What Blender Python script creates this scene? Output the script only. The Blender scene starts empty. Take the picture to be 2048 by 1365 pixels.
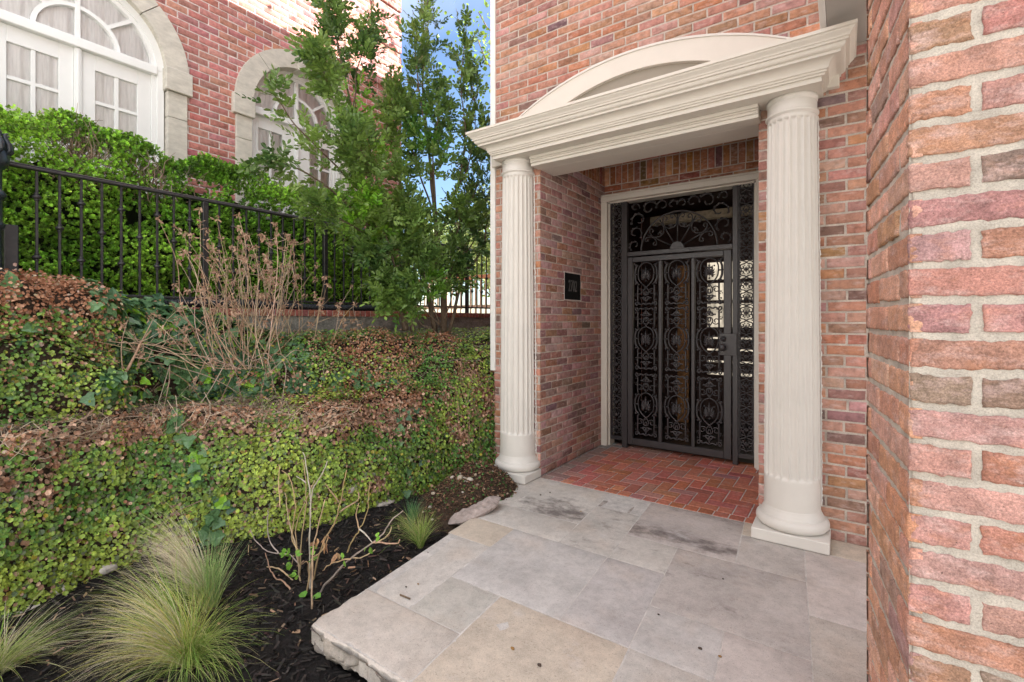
import bpy, math, random
import numpy as np
from mathutils import Vector, Matrix
R = np.random.default_rng(7)
random.seed(7)
scene = bpy.context.scene
COL = scene.collection
PI = math.pi

# ------------------------------------------------------------------ camera numbers (measured)
FPX, YAW, HY, CX, EYE = 960.0, math.radians(34.75), 641.0, 1024.0, 1.37
FW = np.array([-math.sin(YAW), math.cos(YAW), 0.0]); RT = np.array([math.cos(YAW), math.sin(YAW), 0.0])
def _ray(px, py): return FW + RT*(px-CX)/FPX + np.array([0, 0, 1.0])*(HY-py)/FPX
def at_y(px, py, y):
    d = _ray(px, py); return np.array([0, 0, EYE]) + d*(y/d[1])
def at_x(px, py, x):
    d = _ray(px, py); return np.array([0, 0, EYE]) + d*(x/d[0])
def at_z(px, py, z):
    d = _ray(px, py); return np.array([0, 0, EYE]) + d*((z-EYE)/d[2])

# ------------------------------------------------------------------ noise
def _h(i, s=0.0):
    v = np.sin(i @ np.array([127.1, 311.7, 74.7]) + s)*43758.5453
    return v-np.floor(v)
def vnoise(P, s=0.0):
    P = np.atleast_2d(np.asarray(P, float)); i = np.floor(P); f = P-i; u = f*f*(3-2*f); o = 0
    for a in (0, 1):
        for b in (0, 1):
            for c in (0, 1):
                w = (u[:, 0] if a else 1-u[:, 0])*(u[:, 1] if b else 1-u[:, 1])*(u[:, 2] if c else 1-u[:, 2])
                o = o+w*_h(i+np.array([a, b, c]), s)
    return o*2-1
def fbm(P, octv=3, s=0.0):
    P = np.atleast_2d(np.asarray(P, float)); o = 0; a = 1.0
    for k in range(octv):
        o = o+a*vnoise(P*2**k, s+k*3.1); a *= .5
    return o

# ------------------------------------------------------------------ mesh builder
class MB:
    def __init__(s): s.V = []; s.F = []; s.n = 0
    def add(s, V, faces, mat=0, col=(1, 1, 1), smooth=False):
        V = np.asarray(V, float).reshape(-1, 3)
        C = np.asarray(col, float)
        if C.ndim == 1: C = np.tile(C[:3], (len(V), 1))
        s.V.append((V, C))
        if isinstance(faces, np.ndarray): groups = [faces]
        else:
            by = {}
            for f in faces: by.setdefault(len(f), []).append(f)
            groups = [np.array(v) for v in by.values()]
        for g in groups:
            if len(g): s.F.append((g+s.n, mat, smooth))
        s.n += len(V)
        return s
    def mesh(s, name, mats):
        me = bpy.data.meshes.new(name)
        V = np.concatenate([v for v, c in s.V]); C = np.concatenate([c for v, c in s.V])
        me.vertices.add(len(V)); me.vertices.foreach_set('co', V.ravel())
        tot = np.concatenate([np.full(len(f), f.shape[1]) for f, m, sm in s.F])
        idx = np.concatenate([f.ravel() for f, m, sm in s.F])
        mat = np.concatenate([np.full(len(f), m) for f, m, sm in s.F])
        smo = np.concatenate([np.full(len(f), sm) for f, m, sm in s.F])
        me.loops.add(len(idx)); me.loops.foreach_set('vertex_index', idx.astype(np.int32))
        me.polygons.add(len(tot))
        me.polygons.foreach_set('loop_start', np.concatenate([[0], np.cumsum(tot)[:-1]]).astype(np.int32))
        for m in mats: me.materials.append(m)
        me.polygons.foreach_set('material_index', mat.astype(np.int32))
        me.polygons.foreach_set('use_smooth', smo.astype(bool))
        at = me.attributes.new('Col', 'FLOAT_COLOR', 'POINT')
        at.data.foreach_set('color', np.concatenate([C, np.ones((len(C), 1))], 1).astype(np.float32).ravel())
        me.update(calc_edges=True); me.validate()
        return me
    def build(s, name, mats, parent=None, loc=None, **kw):
        if not isinstance(mats, (list, tuple)): mats = [mats]
        return place(name, s.mesh(name, mats), parent, loc, **kw)
WL = {}
def place(name, data, parent=None, loc=None, rot=None, **kw):
    """link an object; without loc its mesh is in world coordinates, with loc the mesh is local to that world point"""
    o = bpy.data.objects.new(name, data); COL.objects.link(o)
    w = Vector(loc) if loc is not None else Vector((0, 0, 0))
    o.location = w
    if rot: o.rotation_euler = rot
    if parent:
        o.parent = parent; o.matrix_parent_inverse = Matrix.Translation(-WL[parent.name])
        WL[o.name] = w
    else: WL[o.name] = w
    tag(o, **kw)
    return o
def tag(o, label=None, cat=None, group=None, kind=None):
    if label: o['label'] = label
    if cat: o['category'] = cat
    if group: o['group'] = group
    if kind: o['kind'] = kind
    return o
def thing(name, loc, label, cat, group=None):
    return place(name, None, None, loc, label=label, cat=cat, group=group)

def cbox(b, x0, x1, y0, y1, z0, z1, c=.004, mat=0, col=(1, 1, 1)):
    """box with chamfered edges"""
    lo = np.array([x0, y0, z0]); hi = np.array([x1, y1, z1]); c = min(c, .45*(hi-lo).min())
    V = []; ix = {}
    for sx in (0, 1):
        for sy in (0, 1):
            for sz in (0, 1):
                s = (sx, sy, sz)
                for ax in range(3):
                    p = [0, 0, 0]
                    for k in range(3):
                        e = hi[k] if s[k] else lo[k]; d = 0 if k == ax else (-c if s[k] else c)
                        p[k] = e+d
                    ix[(s, ax)] = len(V); V.append(p)
    F = []
    for ax in range(3):
        o = [k for k in range(3) if k != ax]
        for s in (0, 1):
            q = []
            for a, bb in ((0, 0), (1, 0), (1, 1), (0, 1)):
                k = [0, 0, 0]; k[ax] = s; k[o[0]] = a; k[o[1]] = bb; q.append(ix[(tuple(k), ax)])
            F.append(q if (s == 1) == (ax != 1) else q[::-1])
        for a in (0, 1):
            for bb in (0, 1):
                k0 = [0, 0, 0]; k0[o[0]] = a; k0[o[1]] = bb; k1 = list(k0); k1[ax] = 1
                k0, k1 = tuple(k0), tuple(k1)
                F.append([ix[(k0, o[0])], ix[(k1, o[0])], ix[(k1, o[1])], ix[(k0, o[1])]])
    for s in [(a, b_, c_) for a in (0, 1) for b_ in (0, 1) for c_ in (0, 1)]:
        F.append([ix[(s, 0)], ix[(s, 1)], ix[(s, 2)]])
    b.add(V, F, mat, col)
def tube(b, pts, rad, n=6, mat=0, col=(1, 1, 1), cap=True, flat=None):
    P = np.asarray(pts, float); m = len(P)
    rad = np.full(m, rad) if np.isscalar(rad) else np.asarray(rad, float)
    T = np.gradient(P, axis=0); T /= np.linalg.norm(T, axis=1)[:, None]+1e-12
    up = np.array([0, 0, 1.0]) if abs(T[0][2]) < .9 else np.array([1.0, 0, 0])
    if flat is not None: up = np.array(flat, float)
    rings = []
    ang = np.arange(n)*2*PI/n
    side = np.cross(T[0], up); side /= np.linalg.norm(side)+1e-12
    for i in range(m):
        side = side-T[i]*(side@T[i]); nn = np.linalg.norm(side)
        side = side/nn if nn > 1e-6 else np.cross(T[i], [.3, .5, .8])
        u2 = np.cross(side, T[i])
        rings.append(P[i]+rad[i]*(np.cos(ang)[:, None]*side+np.sin(ang)[:, None]*u2))
    V = np.concatenate(rings)
    k = np.arange(n); F = []
    for i in range(m-1):
        a = i*n
        F.append(np.stack([a+k, a+(k+1) % n, a+n+(k+1) % n, a+n+k], 1))
    C = np.asarray(col, float)
    if C.ndim == 2: C = np.repeat(C, n, axis=0)
    b.add(V, np.concatenate(F), mat, C, True)
    if cap:
        base = b.n-len(V)
        b.F.append((np.array([[base+j for j in range(n)][::-1]]), mat, False))
        b.F.append((np.array([[base+(m-1)*n+j for j in range(n)]]), mat, False))
def lathe(b, prof, n=32, c=(0, 0, 0), mat=0, col=(1, 1, 1), rf=None, smooth=True):
    ang = np.arange(n)*2*PI/n; V = []
    for r, z in prof:
        rr = r if rf is None else rf(r, z, ang)
        V.append(np.stack([c[0]+rr*np.cos(ang), c[1]+rr*np.sin(ang), np.full(n, c[2]+z)], 1))
    V = np.concatenate(V); k = np.arange(n); F = []
    for i in range(len(prof)-1):
        a = i*n; F.append(np.stack([a+k, a+(k+1) % n, a+n+(k+1) % n, a+n+k], 1))
    b.add(V, np.concatenate(F), mat, col, smooth)
    base = b.n-len(V); m = len(prof)
    b.F.append((np.array([[base+j for j in range(n)][::-1]]), mat, False))
    b.F.append((np.array([[base+(m-1)*n+j for j in range(n)]]), mat, False))
def grid(b, V, nu, nv, mat=0, col=(1, 1, 1), smooth=True):
    """V has nu*nv points, u slow"""
    i, j = np.meshgrid(np.arange(nu-1), np.arange(nv-1), indexing='ij'); a = (i*nv+j).ravel()
    b.add(V, np.stack([a, a+nv, a+nv+1, a+1], 1), mat, col, smooth)
def catmull(pts, n=6):
    P = np.asarray(pts, float); Q = np.vstack([2*P[0]-P[1], P, 2*P[-1]-P[-2]]); out = []
    for i in range(len(P)-1):
        p0, p1, p2, p3 = Q[i:i+4]
        for t in np.arange(n)/n:
            out.append(.5*((2*p1)+(-p0+p2)*t+(2*p0-5*p1+4*p2-p3)*t*t+(-p0+3*p1-3*p2+p3)*t**3))
    out.append(P[-1]); return np.array(out)

# ------------------------------------------------------------------ materials
def mat(name, fn):
    m = bpy.data.materials.new(name); m.use_nodes = True; nt = m.node_tree
    for n in list(nt.nodes): nt.nodes.remove(n)
    out = nt.nodes.new('ShaderNodeOutputMaterial'); fn(nt, out); return m
def N(nt, t, **kw):
    n = nt.nodes.new(t)
    for k, v in kw.items():
        if k in n.inputs: n.inputs[k].default_value = v
        else: setattr(n, k, v)
    return n
def mixc(nt, a, b, f, mode='MIX'):
    n = nt.nodes.new('ShaderNodeMix'); n.data_type = 'RGBA'; n.blend_type = mode
    for s, v in ((6, a), (7, b), (0, f)):
        if hasattr(v, 'links') or isinstance(v, bpy.types.NodeSocket): nt.links.new(v, n.inputs[s])
        else: n.inputs[s].default_value = (tuple(v)+(1,) if s and len(v) == 3 else v)
    return n.outputs[2]
def ramp(nt, f, stops):
    n = nt.nodes.new('ShaderNodeValToRGB'); nt.links.new(f, n.inputs[0])
    while len(n.color_ramp.elements) < len(stops): n.color_ramp.elements.new(.5)
    for e, (p, c) in zip(n.color_ramp.elements, stops):
        e.position = p; e.color = (c, c, c, 1) if np.isscalar(c) else tuple(c)+(1,)
    return n.outputs[0]
def noise(nt, scale, detail=4, rough=.55, stretch=None, off=0):
    g = N(nt, 'ShaderNodeNewGeometry'); v = g.outputs['Position']
    if stretch is not None or off:
        m = N(nt, 'ShaderNodeMapping'); m.inputs['Scale'].default_value = stretch or (1, 1, 1); m.inputs['Location'].default_value = (off, off*.7, off*1.3)
        nt.links.new(v, m.inputs[0]); v = m.outputs[0]
    n = N(nt, 'ShaderNodeTexNoise', Scale=scale, Detail=detail, Roughness=rough); nt.links.new(v, n.inputs['Vector'])
    return n.outputs['Fac']
def attr(nt): return N(nt, 'ShaderNodeAttribute', attribute_name='Col').outputs['Color']
def bump(nt, h, dist, strength=1.0, nrm=None):
    n = N(nt, 'ShaderNodeBump', Distance=dist, Strength=strength); nt.links.new(h, n.inputs['Height'])
    if nrm is not None: nt.links.new(nrm, n.inputs['Normal'])
    return n.outputs[0]
def prin(nt, out, col, rough=.6, nrm=None, spec=.4, **kw):
    p = N(nt, 'ShaderNodeBsdfPrincipled'); p.inputs['Specular IOR Level'].default_value = spec if 'Specular IOR Level' not in kw else 0
    if isinstance(col, bpy.types.NodeSocket): nt.links.new(col, p.inputs['Base Color'])
    else: p.inputs['Base Color'].default_value = tuple(col)+(1,)
    if isinstance(rough, bpy.types.NodeSocket): nt.links.new(rough, p.inputs['Roughness'])
    else: p.inputs['Roughness'].default_value = rough
    if nrm is not None: nt.links.new(nrm, p.inputs['Normal'])
    for k, v in kw.items(): p.inputs[k].default_value = v
    nt.links.new(p.outputs[0], out.inputs[0]); return p
def m_brick(smear, fine=1.0, dark=.38):
    def f(nt, out):
        c = attr(nt)
        c = mixc(nt, c, ramp(nt, noise(nt, 26, 6, .62), [(.25, .55), (.5, 1), (.78, 1.35)]), 1.0, 'MULTIPLY')
        st = ramp(nt, noise(nt, 16, 6, .66, (1, 1, 2.6), 3.1), [(.52, 0), (.72, 1)])
        c = mixc(nt, c, (.64, .50, .46), mixf(nt, st, smear))
        dk = ramp(nt, noise(nt, 70, 3, .6, (1, 1, 1.6), 8.0), [(.62, 0), (.72, 1)])
        c = mixc(nt, c, (.10, .05, .045), mixf(nt, dk, dark))
        bp = bump(nt, noise(nt, 60, 8, .7), .004*fine, .9)
        bp = bump(nt, noise(nt, 260, 3, .6), .0012, .8, bp)
        prin(nt, out, c, .88, bp, .25)
    return f
def mixf(nt, s, k):
    n = N(nt, 'ShaderNodeMath', operation='MULTIPLY'); nt.links.new(s, n.inputs[0]); n.inputs[1].default_value = k; return n.outputs[0]
def m_brick_near(nt, out):
    c = attr(nt)
    c = mixc(nt, c, ramp(nt, noise(nt, 20, 7, .68), [(.22, .42), (.5, .94), (.80, 1.45)]), 1.0, 'MULTIPLY')
    c = mixc(nt, c, (.50, .22, .11), mixf(nt, ramp(nt, noise(nt, 11, 5, .6, (1, 1, 1.8), 21.0), [(.54, 0), (.70, 1)]), .45))
    c = mixc(nt, c, (.60, .44, .41), mixf(nt, ramp(nt, noise(nt, 15, 7, .7, (1, 1, 2.4), 3.1), [(.50, 0), (.70, 1)]), .60))
    c = mixc(nt, c, (.70, .62, .58), mixf(nt, ramp(nt, noise(nt, 48, 6, .75, (1, 1, 2.2), 33.0), [(.60, 0), (.74, 1)]), .45))
    c = mixc(nt, c, (.13, .065, .055), mixf(nt, ramp(nt, noise(nt, 40, 6, .72, (1, 1, 2.0), 8.0), [(.58, 0), (.74, 1)]), .50))
    c = mixc(nt, c, ramp(nt, noise(nt, 260, 5, .8, None, 2.2), [(.30, .40), (.5, .97), (.70, 1.6)]), .9, 'MULTIPLY')
    c = mixc(nt, c, (.05, .035, .03), mixf(nt, ramp(nt, noise(nt, 190, 2, .5, None, 14.0), [(.70, 0), (.76, 1)]), .7))
    bp = bump(nt, noise(nt, 34, 9, .74, (1, 1, 1.7)), .007, 1.0)
    bp = bump(nt, noise(nt, 240, 4, .65), .0018, .9, bp)
    prin(nt, out, c, .9, bp, .22)
M = {}
M['brick'] = mat('old_brick', m_brick(.5))
M['brick_near'] = mat('old_brick_close', m_brick_near)
M['brick_red'] = mat('red_brick', m_brick(.12, 1.0, .10))
def m_mortar(c):
    def f(nt, out):
        col = mixc(nt, c, ramp(nt, noise(nt, 14, 6, .65), [(.3, .72), (.7, 1.22)]), 1.0, 'MULTIPLY')
        col = mixc(nt, col, ramp(nt, noise(nt, 330, 4, .8), [(.32, .62), (.5, 1), (.68, 1.3)]), .8, 'MULTIPLY')
        bp = bump(nt, noise(nt, 90, 8, .75), .005, 1.0)
        bp = bump(nt, noise(nt, 420, 3, .6), .0012, .9, bp)
        prin(nt, out, col, .95, bp, .15)
    return f
M['mortar'] = mat('mortar', m_mortar((.54, .475, .415)))
M['mortar_near'] = mat('grey_mortar', m_mortar((.49, .445, .385)))
M['mortar_light'] = mat('pale_mortar', m_mortar((.66, .57, .53)))
def m_paint(c, r=.45, dirt=.07):
    def f(nt, out):
        d = ramp(nt, noise(nt, 5, 6, .65), [(.42, 0), (.75, 1)])
        col = mixc(nt, c, tuple(x*.72 for x in c), mixf(nt, d, dirt*3))
        bp = bump(nt, noise(nt, 35, 4, .5), .0008, .5)
        prin(nt, out, col, r, bp, .35)
    return f
M['cream'] = mat('cream_paint', m_paint((.68, .65, .60), .42))
M['cream_wood'] = mat('cream_trim_paint', m_paint((.665, .625, .555), .5))
M['white'] = mat('white_paint', m_paint((.80, .80, .78), .45, .06))
M['caulk'] = mat('white_caulk', m_paint((.82, .80, .76), .6, .1))
M['grey_soffit'] = mat('taupe_soffit_paint', m_paint((.44, .42, .39), .6))
M['taupe'] = mat('taupe_board_paint', m_paint((.30, .27, .22), .7))
M['limestone'] = mat('limestone', lambda nt, out: prin(nt, out, mixc(nt, (.60, .56, .485), ramp(nt, noise(nt, 7, 8, .7, (1, 1.0, 2.5)), [(.25, .70), (.7, 1.12)]), 1.0, 'MULTIPLY'), .85, bump(nt, noise(nt, 110, 5, .6), .002, .7), .2))
M['concrete'] = mat('board_marked_concrete', lambda nt, out: prin(nt, out, mixc(nt, mixc(nt, (.36, .345, .31), (.12, .115, .10), ramp(nt, noise(nt, 6, 8, .72, (1, 1, 2)), [(.45, 0), (.72, 1)])), ramp(nt, noise(nt, 45, 4, .7), [(.3, .7), (.7, 1.2)]), 1.0, 'MULTIPLY'), .92, bump(nt, noise(nt, 40, 7, .7), .006, .9), .15))
def m_iron(c=(.016, .0155, .017), r=.42):
    def f(nt, out):
        col = mixc(nt, c, (.045, .04, .038), ramp(nt, noise(nt, 30, 5, .6), [(.45, 0), (.8, .8)]))
        prin(nt, out, col, ramp(nt, noise(nt, 60, 3), [(.3, r-.1), (.7, r+.15)]), bump(nt, noise(nt, 140, 3), .0006, .6), .5)
    return f
M['iron'] = mat('black_painted_iron', m_iron())
M['iron_gate'] = mat('bronze_black_iron', m_iron((.040, .036, .039), .38))
M['iron_blue'] = mat('blue_black_cast_iron', m_iron((.022, .03, .038), .34))
def m_leaf(tr=.3, rough=.45, spec=.45):
    def f(nt, out):
        c = mixc(nt, attr(nt), ramp(nt, noise(nt, 120, 2), [(.3, .78), (.7, 1.2)]), 1.0, 'MULTIPLY')
        p = prin(nt, out, c, rough, None, spec)
        t = N(nt, 'ShaderNodeBsdfTranslucent'); nt.links.new(c, t.inputs[0])
        mx = N(nt, 'ShaderNodeMixShader'); mx.inputs[0].default_value = tr
        nt.links.new(p.outputs[0], mx.inputs[1]); nt.links.new(t.outputs[0], mx.inputs[2]); nt.links.new(mx.outputs[0], out.inputs[0])
    return f
M['leaf'] = mat('green_leaf', m_leaf())
M['leaf_gloss'] = mat('glossy_leaf', m_leaf(.22, .34, .5))
M['leaf_dry'] = mat('dry_leaf', m_leaf(.2, .75, .2))
M['blade'] = mat('grass_blade', m_leaf(.35, .5, .3))
M['bark'] = mat('bark', lambda nt, out: prin(nt, out, mixc(nt, attr(nt), ramp(nt, noise(nt, 40, 6, .7, (1, 1, .35)), [(.3, .6), (.7, 1.3)]), 1.0, 'MULTIPLY'), .85, bump(nt, noise(nt, 60, 6, .7, (1, 1, .3)), .004, .9), .2))
M['soil'] = mat('dark_soil', lambda nt, out: prin(nt, out, mixc(nt, (.06, .042, .03), ramp(nt, noise(nt, 30, 8, .7), [(.3, .4), (.7, 1.8)]), 1.0, 'MULTIPLY'), .95, bump(nt, noise(nt, 50, 8, .75), .02, 1.0), .1))
M['mulch'] = mat('black_mulch', lambda nt, out: prin(nt, out, mixc(nt, (.012, .0105, .010), ramp(nt, noise(nt, 50, 8, .75), [(.3, .5), (.7, 2.8)]), 1.0, 'MULTIPLY'), .9, bump(nt, noise(nt, 45, 9, .8), .02, 1.0), .2))
M['chip'] = mat('mulch_chip', lambda nt, out: prin(nt, out, attr(nt), .8, bump(nt, noise(nt, 200, 3), .001), .25))
M['stone'] = mat('field_stone', lambda nt, out: prin(nt, out, mixc(nt, attr(nt), ramp(nt, noise(nt, 22, 7, .7), [(.3, .55), (.7, 1.2)]), 1.0, 'MULTIPLY'), .9, bump(nt, noise(nt, 40, 7, .7), .006, 1.0), .2))
def m_slab(nt, out):
    c = attr(nt)
    c = mixc(nt, c, ramp(nt, noise(nt, 2.6, 7, .62), [(.3, .80), (.5, 1.0), (.72, 1.14)]), 1.0, 'MULTIPLY')
    warm = ramp(nt, noise(nt, 3.3, 5, .6, None, 4.4), [(.52, 0), (.7, 1)])
    c = mixc(nt, c, (.53, .41, .32), mixf(nt, warm, .28))
    bl = ramp(nt, noise(nt, 4.2, 5, .65, None, 12.2), [(.60, 0), (.74, 1)])
    c = mixc(nt, c, (.60, .58, .58), mixf(nt, bl, .45))
    sp = ramp(nt, noise(nt, 95, 4, .8), [(.575, 0), (.655, 1)])
    c = mixc(nt, c, (.16, .14, .125), mixf(nt, sp, .55))
    c = mixc(nt, c, ramp(nt, noise(nt, 300, 4, .8, None, 5.5), [(.30, .72), (.5, 1), (.70, 1.22)]), .8, 'MULTIPLY')
    c = mixc(nt, c, ramp(nt, noise(nt, 22, 6, .7, None, 7.5), [(.35, .86), (.6, 1.06)]), 1.0, 'MULTIPLY')
    sp2 = ramp(nt, noise(nt, 240, 2, .6, None, 2.0), [(.3, 1), (.42, 0)])
    c = mixc(nt, c, (.62, .58, .54), mixf(nt, sp2, .35))
    # weather stains: only where the slab carries them (alpha-free second attribute)
    a = N(nt, 'ShaderNodeAttribute', attribute_name='stain')
    nz = noise(nt, 9, 8, .72, (1, 1.6, 1), 6.6)
    ad = N(nt, 'ShaderNodeMath', operation='ADD'); nt.links.new(nz, ad.inputs[0]); nt.links.new(a.outputs['Fac'], ad.inputs[1])
    sm = ramp(nt, ad.outputs[0], [(.66, 0), (.92, 1)])
    c = mixc(nt, c, (.115, .095, .09), mixf(nt, sm, .85))
    prin(nt, out, c, .78, bump(nt, noise(nt, 170, 4, .65), .0015, .8, bump(nt, noise(nt, 8, 4), .004, .5)), .25)
M['slab'] = mat('paving_stone', m_slab)
M['grout'] = mat('pale_grout', m_mortar((.56, .53, .50)))
M['paver'] = mat('red_paver', lambda nt, out: prin(nt, out, mixc(nt, mixc(nt, attr(nt), ramp(nt, noise(nt, 40, 6, .7), [(.3, .65), (.7, 1.3)]), 1.0, 'MULTIPLY'), (.40, .34, .32), ramp(nt, noise(nt, 9, 6, .7), [(.54, 0), (.78, .6)])), .8, bump(nt, noise(nt, 120, 5, .7), .002, .8), .25))
def m_glass(nt, out):
    t = N(nt, 'ShaderNodeBsdfTransparent'); g = N(nt, 'ShaderNodeBsdfGlossy', Roughness=.02)
    f = N(nt, 'ShaderNodeFresnel', IOR=1.5); mx = N(nt, 'ShaderNodeMixShader')
    t.inputs[0].default_value = (.985, .99, .99, 1)
    nt.links.new(f.outputs[0], mx.inputs[0]); nt.links.new(t.outputs[0], mx.inputs[1]); nt.links.new(g.outputs[0], mx.inputs[2]); nt.links.new(mx.outputs[0], out.inputs[0])
M['glass'] = mat('window_glass', m_glass)
M['curtain'] = mat('sheer_curtain', lambda nt, out: prin(nt, out, mixc(nt, (.93, .92, .90), ramp(nt, noise(nt, 60, 3, .6, (1, 1, .1)), [(.3, .85), (.7, 1.05)]), 1.0, 'MULTIPLY'), .9, None, .1))
def m_plain(c, r=.6, nz=25, s=.3, **kw): return lambda nt, out: prin(nt, out, mixc(nt, c, ramp(nt, noise(nt, nz, 5, .6), [(.3, 1-s), (.7, 1+s)]), 1.0, 'MULTIPLY'), r, bump(nt, noise(nt, nz*4, 4), .001, .6), .35, **kw)
M['plastic'] = mat('black_plastic_pipe', m_plain((.014, .016, .02), .38))
M['wood'] = mat('orange_wood', m_plain((.36, .17, .06), .45))
M['fence_wood'] = mat('cedar_rail', m_plain((.50, .26, .13), .7))
M['fence_pale'] = mat('weathered_timber', m_plain((.52, .42, .30), .8))
M['dark_room'] = mat('dark_panelling', m_plain((.055, .026, .02), .6))
M['hall_plaster'] = mat('hall_plaster', m_plain((.45, .37, .26), .8))
M['tile'] = mat('dark_floor_tile', m_plain((.05, .035, .03), .3))
M['plaque'] = mat('black_slate', m_plain((.006, .0065, .007), .55, 25, .3, **{'Specular IOR Level': .15}))
M['numeral'] = mat('dull_grey_numerals', m_plain((.085, .078, .074), .5))
M['lawn'] = mat('lawn_soil', m_plain((.10, .12, .04), .95, 6, .4))
M['street'] = mat('pale_concrete_drive', m_plain((.50, .475, .44), .95, 1.5, .12))
M['stucco'] = mat('cream_stucco', m_plain((.50, .475, .44), .9, 3, .1))
M['roofing'] = mat('roof_slate', m_plain((.08, .08, .085), .8))
def m_lit(c, s):
    def f(nt, out):
        e = N(nt, 'ShaderNodeEmission', Strength=s)
        nt.links.new(mixc(nt, c, ramp(nt, noise(nt, 9, 4, .6, (1, 1, .35)), [(.35, .25), (.6, 1.1)]), 1.0, 'MULTIPLY'), e.inputs[0]); nt.links.new(e.outputs[0], out.inputs[0])
    return f
M['lit'] = mat('daylight_glow_pane', m_lit((1, .86, .66), .15))

# ------------------------------------------------------------------ brickwork
def pick(pal):
    w = np.array([p[0] for p in pal], float); c = pal[R.choice(len(pal), p=w/w.sum())][1]
    return np.clip(np.array(c)*(1+R.normal(0, .10))+R.normal(0, .012, 3), .01, .9)
def one_brick(b, O, U, Nn, u0, u1, z0, z1, na, nb, jit, col, proud, mat_i=0, rnd=.004, dep=.02, W=None):
    fine = na > 15
    """rounded, slightly irregular brick face on plane O + u*U + z*W, proud along Nn"""
    W = np.array([0, 0, 1.0]) if W is None else W
    def par(n, size):
        e = min(.25, rnd/size)
        return np.concatenate([[0, 0, e*.35, e], np.linspace(0, 1, n+2)[1:-1]*(1-2*e)+e, [1-e, 1-e*.35, 1, 1]])
    A = par(na, u1-u0); B = par(nb, z1-z0); ga, gb = np.meshgrid(A, B, indexing='ij')
    def edge(p, n):   # rounding profile, n = size
        d = np.minimum(p, 1-p)*n
        return np.clip(1-d/rnd, 0, 1)**2
    ia, ib = np.meshgrid(np.arange(len(A)), np.arange(len(B)), indexing='ij')
    outer = (ia == 0) | (ia == len(A)-1) | (ib == 0) | (ib == len(B)-1)
    dp = -np.maximum(edge(ga, u1-u0), edge(gb, z1-z0))*rnd*.8
    sd = R.uniform(0, 100, 3)
    uu = u0+ga*(u1-u0); zz = z0+gb*(z1-z0)
    P = np.stack([uu.ravel(), zz.ravel(), np.zeros(uu.size)], 1)
    k1 = fbm(P*38+sd, 3).reshape(uu.shape); k2 = fbm(P*38+sd+41, 3).reshape(uu.shape); k3 = fbm(P*45+sd+77, 2).reshape(uu.shape)
    if fine:
        k1 = k1+.8*fbm(P*120+sd, 2).reshape(uu.shape); k2 = k2+.9*fbm(P*110+sd+5, 2).reshape(uu.shape); k3 = k3+.7*fbm(P*130+sd+9, 2).reshape(uu.shape)-2.2*np.clip(vnoise(P*30+sd).reshape(uu.shape)-.55, 0, 1)
    wa = np.abs(ga-.5)*2; wb = np.abs(gb-.5)*2
    tilt = R.normal(0, .012); uc = (u0+u1)/2; zc = (z0+z1)/2
    uu2 = uu+k1*jit*wa**3; zz2 = zz+k2*jit*wb**3+tilt*(uu-uc)
    dp = dp+k3*jit*.45+R.normal(0, .0012)
    dp = np.where(outer, -dep, dp+proud)
    V = np.asarray(O)+uu2.reshape(-1, 1)*U+zz2.reshape(-1, 1)*W+dp.reshape(-1, 1)*Nn
    grid(b, V, len(A), len(B), mat_i, col, True)
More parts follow.
